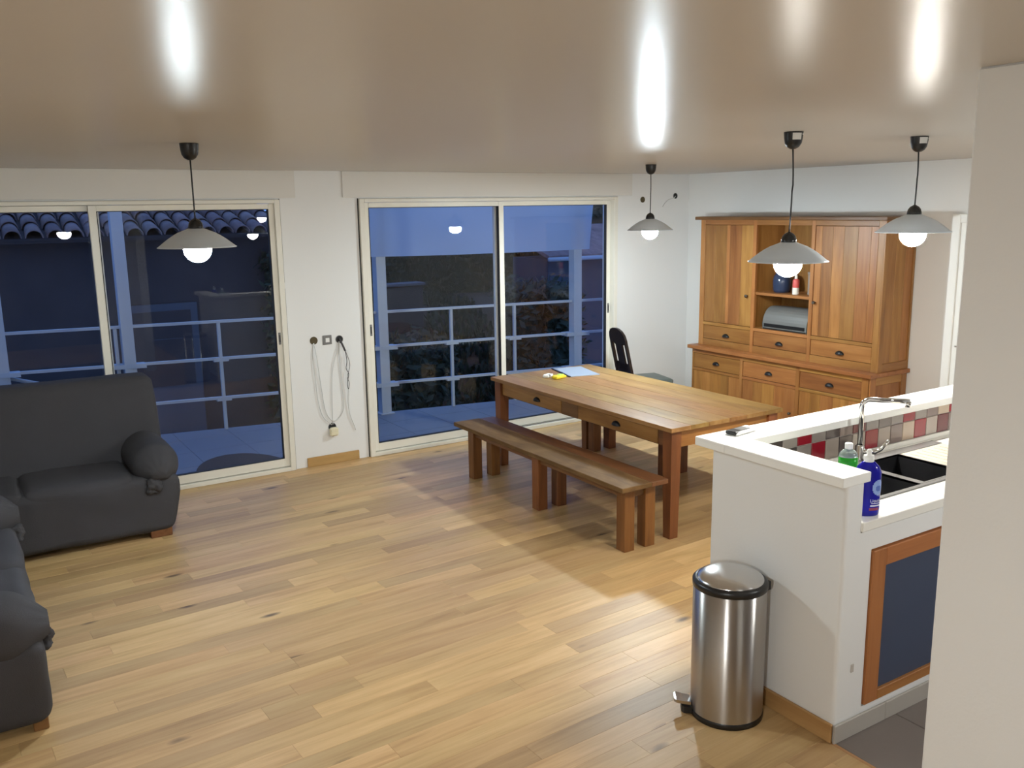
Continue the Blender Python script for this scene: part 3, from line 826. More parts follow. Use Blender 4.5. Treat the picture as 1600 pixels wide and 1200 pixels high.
MB().box(ax0, ax0 + .012, -1.62, -1.37 + .42, .622, TZ - .033, .003).build('apron_panel', M['old_dark_y'], tbl) if False else None
for (ya, yb, hy) in ((-.952, -1.80, -1.475), (-2.02, -2.90, -2.47)):
    d = MB().box(ax0, ax0 + .013, yb, ya, .624, TZ - .034, .003).build('drawer', M['teak_y'], tbl)
    cup_pull(MB(), ax0, hy, .677).build('cup_pull', M['iron'], d)
for (ya, yb) in ((-1.806, -2.014), (-2.906, -2.965)):
    MB().box(ax0 + .002, ax0 + .013, yb, ya, .620, TZ - .032, .002).build('apron_panel', M['old_dark_y'], tbl)

# ------------------------------------------------------------------ benches
def bench(loc, label):
    t = thing('bench', label, 'bench', loc, group='teak benches at the dining table')
    L2 = 1.0875
    def S(name, mat, mb): return mb.build(name, mat, t, local=True)
    S('seat_board', M['bench_y'], MB().box(-.190, .052, -L2, L2, .420, .452, .003))
    S('seat_board', M['old_dark_y'], MB().box(.053, .190, -L2, L2 - .004, .420, .451, .003))
    for y in (-1.037, -.060, .880):
        for (a, c) in ((-.128, -.046), (.044, .126)):
            S('leg', M['old_z'], MB().box(a, c, y, y + .085, 0, .420, .003))
        S('crosspiece', M['old_dark_y'], MB().box(-.046, .044, y + .02, y + .06, .355, .420, .002))
    for x in (-.110, .090):
        S('side_rail', M['old_dark_y'], MB().box(x, x + .022, -.952, -.060, .355, .420, .002))
        S('side_rail', M['old_dark_y'], MB().box(x, x + .022, .025, .880, .355, .420, .002))
    return t
bench((-3.265, -2.027, 0), 'long worn teak bench standing in front of the dining table')
bench((-1.955, -1.925, 0), 'long teak bench half tucked under the far side of the table')

# ------------------------------------------------------------------ dark chair by the far wall
ch = thing('dining_chair', 'dark wooden chair with arched slotted back and grey-green seat', 'chair', (-1.02, -.50, 0), math.radians(-14))
def CH(name, mat, mb, p=ch): return mb.build(name, mat, p, local=True)
for (x, y) in ((.19, -.18), (.19, .145)):
    def sq(s, z, dx=0): return [(x - s + dx, y + .018 - s, z), (x + s + dx, y + .018 - s, z), (x + s + dx, y + .018 + s, z), (x - s + dx, y + .018 + s, z)]
    CH('leg', M['dark_wood'], MB().loft([sq(.014, 0), sq(.019, .42)], smooth=False))
CH('seat_frame', M['dark_wood'], MB().box(-.20, .22, -.20, .20, .40, .44, .006))
CH('seat_pad', M['seatgreen'], MB().softbox((.015, 0, .458), (.205, .20, .026), .022, n=14, crown=.014))
lean = lambda z: -.20 - max(0, z - .44) * .22
for s in (-1, 1):
    y = s * .165
    def sq(z, w=.017): return [(lean(z) - .013, y - w, z), (lean(z) + .013, y - w, z), (lean(z) + .013, y + w, z), (lean(z) - .013, y + w, z)]
    CH('leg', M['dark_wood'], MB().loft([[(p[0] - .05, p[1], p[2]) for p in sq(0)], sq(.42)], smooth=False))
    CH('back_stile', M['dark_wood'], MB().loft([sq(z) for z in (.42, .55, .70, .85)], smooth=False))
pl = []
prof = [(-.182, .84), (-.182, .90), (-.165, .945), (-.12, .980), (-.06, .998), (0, 1.004), (.06, .998), (.12, .980), (.165, .945), (.182, .90), (.182, .84), (.11, .855), (.06, .825), (-.06, .825), (-.11, .855)]
mb = MB(); nn = len(prof)
v = [(lean(z) - .012, y, z) for (y, z) in prof] + [(lean(z) + .012, y, z) for (y, z) in prof]
f = [tuple(range(nn)), tuple(range(2 * nn - 1, nn - 1, -1))] + [(i, nn + i, nn + (i + 1) % nn, (i + 1) % nn) for i in range(nn)]
mb.add(v, f); CH('crest_rail', M['dark_wood'], mb)
def slat(y0, y1, z0, z1): return MB().loft([[(lean(z) - .008, y0, z), (lean(z) + .008, y0, z), (lean(z) + .008, y1, z), (lean(z) - .008, y1, z)] for z in (z0, .65, z1)], smooth=False)
CH('splat', M['dark_wood'], slat(-.075, .075, .56, .835))
CH('lower_rail', M['dark_wood'], slat(-.15, .15, .50, .575))

# ------------------------------------------------------------------ sofas
def sofa(loc, rot, label):
    t = thing('sofa', label, 'sofa', loc, rot, group='charcoal sofas with stretch covers')
    def S(name, mb): return mb.build(name, M['sofa'], t, local=True)
    def taper(o): return Vector((o.x * (1 - max(0, .30 - o.z) * .20), o.y, o.z))
    S('base', MB().softbox((0, -.055, .235), (.945, .395, .200), .060, n=30, amp=.010, fr=3.0, seed=1.3, fn=taper))
    for i, s in enumerate((-1, 1)):
        S('seat_cushion', MB().softbox((s * .330, -.120, .400), (.331, .322, .058), .050, n=18, amp=.006, fr=4, seed=4.1 + i, crown=.010))
    def shear(o): return Vector((o.x, o.y + max(0, o.z - .35) * .30, o.z))
    S('backrest', MB().softbox((0, .145, .665), (.945, .115, .345), .055, n=30, amp=.007, fr=2.6, seed=9.0, fn=shear, crown=.012))
    for i, s in enumerate((-1, 1)):
        cx, cz, R = .818, .495, .152
        prof = []
        for k in range(30):
            a = math.radians(-60) + k / 29 * math.radians(300)
            prof.append((math.cos(a) * R * 1.02, math.sin(a) * R + cz))
        rings = []
        NS = 26
        for j in range(NS + 1):
            tt = j / NS
            y = -.478 + tt * .80
            e = 1.0
            if tt < .22: e = .30 + .70 * math.sin(tt / .22 * PI / 2)
            ring = []
            for (px, pz) in prof:
                k = noise.fractal(Vector((px * 6 + s * 3 + i * 5, y * 4, pz * 6)), 1.0, 2.0, 3) * .05
                qx = px * e * (1 + k); qz = cz - .012 + (pz - cz) * e * (1 + k) - .10 * (1 - e) * .3
                if tt < .16: qz += .006 * math.sin(math.atan2(pz - cz, px) * 11) * (1 - tt / .16)
                ring.append((s * (cx + qx), y, qz))
            rings.append(ring if s > 0 else ring[::-1])
        mb = MB(); mb.loft(rings, smooth=True, caps=True); S('arm', mb)
        # gathered knot of cloth where the cover is tucked in below the arm roll
        S('cover_knot', MB().softbox((s * .775, -.455, .375), (.045, .030, .045), .025, n=14, amp=.022, fr=22, seed=2.0 + i))
    for (x, y) in ((.80, -.40), (-.80, -.40), (.80, .26), (-.80, .26)):
        MB().box(x - .07, x + .07, y - .03, y + .03, 0, .062, .004).build('foot', M['old_dark_y'], t, local=True)
    return t
sofa((-6.600, -.615, 0), 0, 'charcoal covered sofa standing in front of the left sliding window')
sofa((-7.125, -2.330, 0), PI / 2, 'charcoal covered sofa at the left edge, seen end-on with its rounded arm')

# ------------------------------------------------------------------ pedal bin
bx_, by_ = -4.186, -4.718
bn = thing('pedal_bin', 'tall brushed steel pedal bin standing against the kitchen half wall', 'bin', (bx_, by_, 0))
R = .154
MB().lathe([(R - .01, .0), (R + .002, .0), (R + .003, .022), (R, .026)], bx_, by_, 56, cap0=True).build('base_ring', M['black'], bn)
MB().lathe([(R, .024), (R, .590), (R - .004, .592)], bx_, by_, 64).build('body', M['steel'], bn)
MB().lathe([(R - .004, .588), (R + .003, .590), (R + .004, .612), (R - .006, .622), (R - .02, .622)], bx_, by_, 56).build('rim', M['black'], bn)
pr = []
for i in range(13):
    a = i / 12 * PI / 2; pr.append((max(.001, (R - .012) * math.cos(a)), .616 + .042 * math.sin(a) ** .9))
MB().lathe(pr, bx_, by_, 56).build('lid', M['lid'], bn)
pd = Vector((-.80, .60, 0)).normalized(); sd = Vector((-pd.y, pd.x, 0))
def pdl(r0, r1, w0, w1, z0, z1, dz):
    c = Vector((bx_, by_, 0)); rg = []
    for (rr, w, dzz) in ((r0, w0, 0), ((r0 + r1) / 2, (w0 + w1) / 2, dz * .5), (r1 - .01, w1, dz), (r1, w1 * .6, dz)):
        q = c + pd * rr
        rg.append([tuple(q - sd * w + Vector((0, 0, z0 + dzz))), tuple(q + sd * w + Vector((0, 0, z0 + dzz))), tuple(q + sd * w + Vector((0, 0, z1 + dzz))), tuple(q - sd * w + Vector((0, 0, z1 + dzz)))])
    return MB().loft(rg, smooth=False)
pdl(.14, .195, .040, .036, .004, .034, .0).build('pedal_housing', M['black'], bn)
pdl(.155, .228, .030, .036, .040, .054, .012).build('pedal', M['lid'], bn)
hb = Vector((bx_, by_, 0)) - pd * (R + .004)
MB().box(hb.x - .03, hb.x + .0, hb.y - .02, hb.y + .02, .575, .615, .004).build('hinge', M['black'], bn)

# ------------------------------------------------------------------ things on the ledge, worktop and table
ph = thing('cordless_phone', 'small black and white handset lying on the white ledge', 'phone', (-3.83, -4.42, 1.14), math.radians(8))
MB().softbox((0, 0, .010), (.082, .033, .009), .008, n=8).build('body', M['white_plastic'], ph, local=True)
MB().box(-.080, .035, -.026, .026, .018, .0205, .001).build('keypad', M['black'], ph, local=True)
MB().softbox((-.070, 0, .012), (.014, .031, .0095), .008, n=6).build('antenna_end', M['black'], ph, local=True)
MB().box(-.035, .030, -.020, .020, .020, .0215, .0005).build('screen', M['greyplate'], ph, local=True)

def bottle_profile(z0, s): return [(r, z0 + z) for (r, z) in s]
b1 = thing('blue_soap_bottle', 'blue dish soap bottle with white pump-style cap at the worktop front', 'bottle', (-3.80, -5.075, .93))
ax, ay = -3.80, -5.075
def oval(mb, prof, cx, cy, sx=1.0, sy=.72, rot=0.0, n=28, cap0=True, cap1=True):
    rg = []
    for (r, z) in prof:
        ring = []
        for i in range(n):
            a = 2 * PI * i / n; x, y = r * math.cos(a) * sx, r * math.sin(a) * sy
            ring.append((cx + x * math.cos(rot) - y * math.sin(rot), cy + x * math.sin(rot) + y * math.cos(rot), z))
        rg.append(ring)
    return mb.loft(rg, True, True)
rot1 = math.radians(-38)
oval(MB(), [(.046, .930), (.051, .936), (.052, .96), (.0515, 1.04), (.052, 1.09), (.052, 1.110), (.043, 1.132), (.026, 1.150), (.020, 1.154)], ax, ay, 1, .66, rot1).build('body', M['bluebottle'], b1)
MB().lathe([(.019, 1.152), (.0195, 1.154), (.0195, 1.176), (.017, 1.178), (.0095, 1.179), (.0095, 1.190), (.011, 1.193), (.007, 1.202), (.001, 1.203)], ax, ay, 20).build('cap', M['white_plastic'], b1)
# flat print on the side of the bottle facing the room
def on_bottle(u, z, off=.0006, sx=1.0, sy=.66, r=.0522):
    """u: angle in degrees from the bottle's broad-face centre"""
    a = math.radians(-90 + u); x, y = (r + off) * math.cos(a) * sx, (r + off) * math.sin(a) * sy
    return (ax + x * math.cos(rot1) - y * math.sin(rot1), ay + x * math.sin(rot1) + y * math.cos(rot1), z)
def patch(fn, u0, u1, z0, z1, nu=8, nz=8, mask=None):
    v = []; f = []; mb = MB(); idx = {}
    for i in range(nu + 1):
        for j in range(nz + 1):
            idx[(i, j)] = len(v); v.append(fn(u0 + (u1 - u0) * i / nu, z0 + (z1 - z0) * j / nz))
    for i in range(nu):
        for j in range(nz):
            if mask and not mask((i + .5) / nu * 2 - 1, (j + .5) / nz * 2 - 1): continue
            f.append((idx[(i, j)], idx[(i + 1, j)], idx[(i + 1, j + 1)], idx[(i, j + 1)]))
    mb.add(v, f, True); return mb
patch(on_bottle, 12, 78, 1.018, 1.082, 16, 16, lambda p, q: p * p + q * q < 1).build('label_oval', M['label_print'], b1)
patch(lambda u, z: on_bottle(u, z, .0011), 28, 60, 1.035, 1.058, 6, 6, lambda p, q: p * p + q * q < 1).build('label_motif', M['motif_print'], b1)
patch(on_bottle, 6, 62, .972, .978, 8, 1).build('label_line', M['white_print'], b1)
patch(on_bottle, 10, 60, .983, .986, 8, 1).build('label_line', M['white_print'], b1)
patch(on_bottle, 2, 50, .955, .966, 8, 2).build('label_band', M['red_print'], b1)
def print_text(body, size, u0, z0, fn, mat, parent, deg_per_m):
    cu = bpy.data.curves.new('print_text', 'FONT'); cu.body = body; cu.size = size
    ob = bpy.data.objects.new('print_text', cu); COL.objects.link(ob)
    bpy.context.view_layer.update()
    me = bpy.data.meshes.new_from_object(ob.evaluated_get(bpy.context.evaluated_depsgraph_get()))
    bpy.data.objects.remove(ob)
    off = parent.location
    for vt in me.vertices:
        p = fn(u0 + vt.co.x * deg_per_m, z0 + vt.co.y)
        vt.co = (p[0] - off[0], p[1] - off[1], p[2] - off[2])
    me.materials.append(mat)
    o = bpy.data.objects.new('label_text', me); COL.objects.link(o); o.parent = parent
print_text('Liquide', .019, 4, .990, lambda u, z: on_bottle(u, z, .0010), M['white_print'], b1, 1090)
print_text('U', .014, 40, 1.014, lambda u, z: on_bottle(u, z, .0014), M['white_print'], b1, 1090)

b2 = thing('green_soap_bottle', 'clear green dish soap bottle with white cap behind the ledge end', 'bottle', (-3.735, -4.93, .93))
ax2, ay2 = -3.735, -4.93
oval(MB(), [(.035, .930), (.040, .936), (.040, 1.00), (.036, 1.05), (.040, 1.10), (.040, 1.128)], ax2, ay2, 1, .75, rot1).build('soap', M['greensoap'], b2)
oval(MB(), [(.040, 1.128), (.036, 1.142), (.025, 1.155), (.016, 1.160), (.015, 1.164)], ax2, ay2, 1, .78, rot1).build('shoulder', M['clearplastic'], b2)
MB().lathe([(.016, 1.162), (.0165, 1.163), (.0165, 1.183), (.015, 1.186), (.001, 1.186)], ax2, ay2, 20).build('cap', M['white_plastic'], b2)

fo = thing('folder', 'blue-grey card folder lying open-edged on the dining table', 'folder', (-2.31, -1.08, .767), math.radians(-14))
MB().box(-.135, .135, -.21, .21, .0, .004, .001).build('cover', M['folder'], fo, local=True)
MB().box(-.130, .130, -.205, .205, .004, .006).build('sheet', M['folder'], fo, local=True)
MB().box(-.150, -.132, -.21, .21, .0, .008, .002).build('spine', M['black'], fo, local=True)
yl = thing('yellow_packet', 'crumpled yellow packet lying on the dining table beside the folder', 'packet', (-2.60, -1.235, .767), math.radians(10))
MB().softbox((0, 0, .013), (.062, .035, .012), .009, n=10, amp=.006, fr=30).build('wrapper', M['yellow'], yl, local=True)
MB().softbox((.035, .018, .024), (.028, .016, .006), .005, n=6, amp=.003, fr=40).build('flap', M['green'], yl, local=True)
pa = thing('paper_packet', 'small white and black packet on the table next to the yellow one', 'packet', (-2.64, -1.13, .767), math.radians(30))
MB().softbox((0, 0, .012), (.055, .028, .011), .007, n=8, amp=.004, fr=30).build('wrapper', M['paper'], pa, local=True)
MB().box(-.045, -.012, -.030, -.006, .006, .0245, .003).build('dark_end', M['black'], pa, local=True)

# ------------------------------------------------------------------ wall electrics
def disc(mb, x, z, r, y0, y1, n=24):
    return mb.prism([(x + r * math.cos(2 * PI * i / n), z + r * math.sin(2 * PI * i / n)) for i in range(n)], 1, y1, y0)
def ringbox(name, label, x, z, r, fill, group):
    t = thing(name, label, 'socket box', (x, 0, z), group=group)
    mb = MB(); n = 28; v = []
    for (rr, y) in ((r, -.0005), (r, -.004), (r * .86, -.004), (r * .86, -.0008)):
        for i in range(n): v.append((x + rr * math.cos(2 * PI * i / n), y, z + rr * math.sin(2 * PI * i / n)))
    f = [(j * n + i, j * n + (i + 1) % n, (j + 1) * n + (i + 1) % n, (j + 1) * n + i) for j in range(3) for i in range(n)]
    mb.add(v, f, True); mb.build('collar', M['greyplate'] if fill is M['gap'] else M['boxhole'], t)
    disc(MB(), x, z, r * .86, -.0012, -.0004).build('recess', fill, t)
    return t
gp = 'open electrical boxes'
ringbox('wall_box', 'open brown round box in the wall left of the grey plate', -4.272, 1.095, .034, M['boxhole'], gp)
ringbox('wall_box', 'open round box with a dark cable poking out right of the grey plate', -4.043, 1.087, .034, M['gap'], gp)
ringbox('wall_box', 'open round box low on the wall above the cream junction cover', -4.150, .325, .036, M['gap'], gp)
ringbox('wall_box', 'open round box high on the wall left of the far pendant lamp', -.652, 2.239, .030, M['boxhole'], gp)
ringbox('wall_box', 'open round box with a wire high on the wall in the corner', -.200, 2.275, .030, M['gap'], gp)
sp = thing('switch_plate', 'square grey plate with a white centre on the wall between windows', 'switch', (-4.153, 0, 1.091))
MB().box(-4.193, -4.113, -.008, 0, 1.051, 1.131, .003).build('plate', M['greyplate'], sp)
MB().box(-4.171, -4.135, -.012, -.008, 1.071, 1.109, .002).build('rocker', M['white_plastic'], sp)
jc = thing('junction_cover', 'cream plastic junction cover hanging at the low wall box', 'junction box', (-4.145, -.03, .29))
MB().box(-4.185, -4.108, -.048, -.006, .250, .325, .012).build('cover', M['cream'], jc)
MB().box(-4.176, -4.117, -.050, -.047, .259, .316, .004).build('cover_face', M['cream'], jc)
def cable(pts, r, mat, label, group, n=24):
    # Catmull-Rom through the points
    P_ = [Vector(p) for p in pts]; P_ = [P_[0] * 2 - P_[1]] + P_ + [P_[-1] * 2 - P_[-2]]
    out = []
    for i in range(1, len(P_) - 2):
        for k in range(8):
            t = k / 8; a, b_, c, d_ = P_[i - 1], P_[i], P_[i + 1], P_[i + 2]
            out.append(.5 * ((2 * b_) + (c - a) * t + (2 * a - 5 * b_ + 4 * c - d_) * t * t + (3 * b_ - a - 3 * c + d_) * t ** 3))
    out.append(P_[-2])
    o = MB().tube(out, r, 7).build('cable', mat, None, loc=tuple(P_[1]))
    return tag(o, label, 'cable', group)
cg = 'loose cables on the wall'
cable([(-4.275, -.004, 1.075), (-4.262, -.018, .98), (-4.235, -.012, .72), (-4.205, -.01, .48), (-4.150, -.012, .385), (-4.085, -.012, .40), (-4.035, -.01, .50), (-4.043, -.01, .72), (-4.052, -.012, .95), (-4.047, -.004, 1.07)], .0042, M['cable'], 'long white cable looping from the left box to the right box', cg)
cable([(-4.280, -.004, 1.070), (-4.288, -.012, .92), (-4.268, -.01, .60), (-4.235, -.01, .44), (-4.175, -.01, .365), (-4.156, -.006, .345)], .0035, M['cable'], 'white cable hanging from the left box down to the low box', cg)
cable([(-4.052, -.004, 1.060), (-4.085, -.012, .96), (-4.125, -.01, .80), (-4.140, -.01, .55), (-4.145, -.006, .345)], .0035, M['cable'], 'white cable running from the right box down to the low box', cg)
cable([(-4.045, -.003, 1.095), (-4.030, -.025, 1.05), (-4.008, -.035, .985)], .0085, M['wire'], 'short thick dark cable stub sticking out of the right box', cg)
cable([(-4.008, -.035, .985), (-3.995, -.03, .90), (-4.004, -.028, .83), (-3.985, -.03, .78), (-4.0, -.026, .70), (-3.993, -.024, .645)], .0030, M['wire'], 'thin tangled dark wire hanging below the dark cable stub', cg)
cable([(-4.006, -.035, .985), (-3.975, -.028, .90), (-3.97, -.026, .84), (-3.998, -.03, .76), (-3.982, -.026, .70), (-3.990, -.022, .64)], .0022, M['wire'], 'second thin wire twisting down beside the tangled dark wire', cg)
cable([(-3.990, -.022, .645), (-3.995, -.016, .52), (-3.985, -.014, .42), (-3.945, -.012, .30), (-3.938, -.012, .27)], .0045, M['cable'], 'grey-white cable end dangling below the tangled wires', cg)
cable([(-.200, -.003, 2.272), (-.24, -.02, 2.25), (-.32, -.03, 2.235), (-.37, -.03, 2.20), (-.40, -.03, 2.165)], .004, M['cable'], 'short wire curling out of the high corner box', cg)

# ------------------------------------------------------------------ outside: terrace, railing, tarp
RY = lambda x: 1.0 - .184 * x                 # the terrace edge runs at a slight angle
b = MB()
xa, xb = -9.6, 1.2
b.prism([(xa, .11), (xb, .11), (xb, RY(xb) + .05), (xa, RY(xa) + .05)], 2, -.25, -.018)
ter = struct('floor_terrace', b, M['subfloor'])
k = 0
for i in range(int((xb - xa) / .5)):
    for j in range(7):
        x = xa + i * .5; y = .112 + j * .5
        poly = [(x + .002, y + .002), (x + .498, y + .002), (x + .498, y + .498), (x + .002, y + .498)]
        # cut by the slanted edge
        out = []
        g = lambda p: RY(p[0]) + .048 - p[1]
        for q in range(len(poly)):
            p0, p1 = poly[q], poly[(q + 1) % len(poly)]
            a, c = g(p0), g(p1)
            if a >= 0: out.append(p0)
            if (a >= 0) != (c >= 0):
                t = a / (a - c); out.append((p0[0] + t * (p1[0] - p0[0]), p0[1] + t * (p1[1] - p0[1])))
        if len(out) < 3: continue
        MB().prism(out, 2, -.018, -.004).build('terrace_tile', M['deck'], ter, local=True)
b = MB(); b.box(-9.7, .4, .22, .24, -3, 0.0); 
rl = thing('balcony_railing', 'pale painted steel railing with three rails along the terrace edge', 'railing', (-3.2, RY(-3.2), 0))
def railbar(z, h=.026, d=.020):
    mb = MB(); x0, x1 = -9.4, 1.0
    mb.loft([[(x, RY(x) - d, z - h / 2), (x, RY(x) - d, z + h / 2), (x, RY(x) + d, z + h / 2), (x, RY(x) + d, z - h / 2)] for x in (x0, x1)], smooth=False)
    return mb
for z in (1.105, .730, .325): railbar(z).build('rail', M['rail'], rl)
for x in (-8.6, -7.5, -5.53, -4.595, -3.75, -2.187, -1.445, .10):
    y = RY(x); MB().box(x - .016, x + .016, y - .016, y + .016, -.004, 1.092, .003).build('baluster', M['rail'], rl)
    for z in (.730, .325):
        s = .184 * .07
        mb = MB(); mb.loft([[(q, RY(q) - .024, z - .030), (q, RY(q) - .024, z + .012), (q, RY(q) + .024, z + .012), (q, RY(q) + .024, z - .030)] for q in (x - .07, x + .07)], smooth=False)
        mb.build('clamp', M['rail'], rl)
for (x, lab) in ((-6.50, 'leftmost pale steel post of the terrace behind the sofa'), (-5.43, 'pale steel post behind the left sliding window near its middle stile'), (-2.958, 'pale steel post at the left side of the right sliding window'), (-.687, 'pale steel post at the right side of the right sliding window')):
    y = RY(x)
    t = thing('steel_post', lab, 'post', (x, y, 0), group='terrace steel posts')
    MB().box(x - .055, x + .055, y - .055, y + .055, .004, 2.75, .004).build('shaft', M['rail'], t)
    MB().box(x - .08, x + .08, y - .08, y + .08, -.004, .008, .002).build('base_plate', M['rail'], t)
    for z in (.730, .325):
        MB().loft([[(q, RY(q) - .063, z - .030), (q, RY(q) - .063, z + .012), (q, RY(q) + .063, z + .012), (q, RY(q) + .063, z - .030)] for q in (x - .14, x + .14)], smooth=False).build('clamp', M['rail'], t)
hr = thing('stair_handrail', 'sloping pale handrail going down from the terrace at far left', 'handrail', (-6.5, RY(-6.5), 0))
MB().tube([(-6.50, RY(-6.5) + .06, .69), (-6.05, RY(-6.05) + .10, .55), (-5.75, RY(-5.75) + .12, .44)], .018, 8).build('bar', M['rail'], hr)
MB().tube([(-5.79, RY(-5.79) + .115, .45), (-5.79, RY(-5.79) + .115, -.5)], .014, 8).build('support', M['rail'], hr)
# tarp hung just inside the posts
TY = lambda x: .88 - .184 * x
mb = MB(); nx, nz = 46, 12; v = []; f = []
for side in (0, 1):
    for j in range(nz + 1):
        for i in range(nx + 1):
            s = i / nx; q = j / nz
            z = 1.702 + q * .95 - (.012 * math.sin(s * PI) if q < .2 else 0)
            xr = -.575 + .05 * q
            x = -3.42 + s * (xr + 3.42)
            w = .016 * noise.fractal(Vector((x * 1.7, z * 1.5, 3.3)), 1.0, 2.0, 3) + .012 * math.sin((x * 2.3 + z * 3) * 2)
            v.append((x, TY(x) + w + .002 * side, z))
n1 = (nx + 1) * (nz + 1)
for j in range(nz):
    for i in range(nx):
        a = j * (nx + 1) + i
        f.append((a, a + 1, a + nx + 2, a + nx + 1))
mb.add(v[:n1], f, True)
o = mb.build('tarp', M['tarp'], None, loc=(-2.0, TY(-2.0), 1.7)); tag(o, 'pale translucent tarp hanging across the top behind the right window', 'tarp')
mt = MB(); mt.prism([(-4.87 + .40 * math.cos(PI * i / 24), .125 + .66 * math.sin(PI * i / 24)) for i in range(25)], 2, -.004, .012)
o = mt.build('doormat', M['mat'], None, loc=(-4.87, .125, 0)); tag(o, 'dark half-round doormat on the terrace outside the left window', 'mat')

# ------------------------------------------------------------------ outside: garden, neighbour house, shed, hedges
b = MB(); nx = 90; v = []; f = []
for j in range(nx + 1):
    for i in range(nx + 1):
        x = -18 + i * .5; y = 2.6 + j * .3
        up = max(0.0, min(1.0, (x + 3.2) / 1.6)); up = up * up * (3 - 2 * up)
        z = -1.7 + .30 * noise.noise(Vector((x * .23, y * .23, 1))) + up * max(0, min(1, (y - 4.0) / 3.5)) * 2.1
        v.append((x, y, z))
for j in range(nx):
    for i in range(nx): a = j * (nx + 1) + i; f.append((a, a + 1, a + nx + 2, a + nx + 1))
b.add(v, f, True); o = b.build('ground', M['ground']); tag(o, 'dark earth garden ground below the terrace', None, None, 'structure')

nh = thing('neighbour_house', 'neighbouring house with dark walls and a clay tile roof behind the left window', 'house', (-6.2, 6.6, -1.6))
HX0, HX1, HY, EZ = -11.5, -2.75, 5.75, 1.86
MB().box(HX0, HX1, HY, HY + 5, -2.2, EZ - .02).build('wall', M['house'], nh)
MB().box(HX0 - .1, HX1 + .1, HY - .28, HY + .0, EZ - .03, EZ + .01).build('eave_board', M['house'], nh)
wn = MB().box(-7.8, -6.7, HY - .04, HY, .05, 1.25, .01).build('window', M['rail'], nh)
MB().box(-7.74, -7.27, HY - .045, HY - .035, .11, 1.19).build('pane', M['gap'], wn); MB().box(-7.23, -6.76, HY - .045, HY - .035, .11, 1.19).build('pane', M['gap'], wn)
dw = MB().box(-4.9, -3.9, HY - .04, HY, -1.5, .95, .01).build('door', M['shedwall'], nh)
MB().box(-4.8, -4.0, HY - .05, HY - .038, -.2, .85).build('door_panel', M['house'], dw)
SL = .30
rf = MB(); rf.loft([[(HX0 - .1, HY - .3, EZ), (HX0 - .1, HY - .3, EZ + .03), (HX0 - .1, HY + 3.5, EZ + .03 + SL * 3.8), (HX0 - .1, HY + 3.5, EZ + SL * 3.8)],
                    [(HX1 + .1, HY - .3, EZ), (HX1 + .1, HY - .3, EZ + .03), (HX1 + .1, HY + 3.5, EZ + .03 + SL * 3.8), (HX1 + .1, HY + 3.5, EZ + SL * 3.8)]], smooth=False)
roof = rf.build('roof', M['house'], nh)
def half_tile():
    mb = MB(); v = []; f = []; n = 8
    for (y, r, z) in ((0, .105, 0), (.46, .085, 0)):
        for rr in (r, r - .014):
            for i in range(n + 1):
                a = PI * i / n; v.append((rr * math.cos(a), y, z + rr * math.sin(a)))
    m_ = n + 1
    for i in range(n):
        f.append((i, i + 1, 2 * m_ + i + 1, 2 * m_ + i)); f.append((m_ + i + 1, m_ + i, 3 * m_ + i, 3 * m_ + i + 1)); f.append((i, m_ + i, m_ + i + 1, i + 1)); f.append((2 * m_ + i, 2 * m_ + i + 1, 3 * m_ + i + 1, 3 * m_ + i))
    mb.add(v, f, True); return mb.mesh('roof_tile', M['rooftile'])
tile_me = half_tile()
sl_a = math.atan(SL)
ox, oy, oz = nh.location
far_t = MB()
for i in range(int((HX1 - HX0) / .235)):
    x = HX1 - .05 - i * .235
    for j in range(7):
        s = -.03 + j * .38
        y = HY - .33 + s * math.cos(sl_a); z = EZ + .035 + s * math.sin(sl_a) + .012
        if -8.2 < x and j < 5:
            o = bpy.data.objects.new('roof_tile', tile_me); COL.objects.link(o); o.parent = roof
            o.location = (x - ox + random.uniform(-.008, .008), y - oy, z - oz); o.rotation_euler = (sl_a - .03, 0, random.uniform(-.02, .02))
        else:
            mm = Matrix.Translation((x, y, z)) @ Matrix.Rotation(sl_a - .03, 4, 'X')
            far_t.add([mm @ vt.co for vt in tile_me.vertices], [tuple(p.vertices) for p in tile_me.polygons], True)
o = far_t.build('roof_tile_field', M['rooftile'], roof); o['kind'] = 'stuff'

sh = thing('garden_shed', 'pale rendered garden building with a pale gutter behind the right window', 'shed', (2.6, 6.0, -1.0))
MB().box(1.75, 5.2, 5.2, 6.3, -2.2, 1.32).build('wall', M['shedwall'], sh)
MB().loft([[(x, 4.95, 1.33), (x, 4.95, 1.39), (x, 6.5, 1.86), (x, 6.5, 1.80)] for x in (1.6, 5.4)], smooth=False).build('roof', M['rooftile'], sh)
MB().tube([(1.58, 4.93, 1.33), (5.4, 4.93, 1.33)], .035, 10).build('gutter', M['rail'], sh)
gw = MB().box(-2.6, .3, 7.0, 7.25, -1.4, .86, .02).build('garden_wall', M['house'], None, loc=(-1.15, 7.125, -1.4)); tag(gw, 'low pale-capped garden wall far behind the right window', 'wall')
MB().box(-1.48, 1.48, -.16, .16, 2.26, 2.31, .01).build('coping', M['shedwall'], gw, local=True)

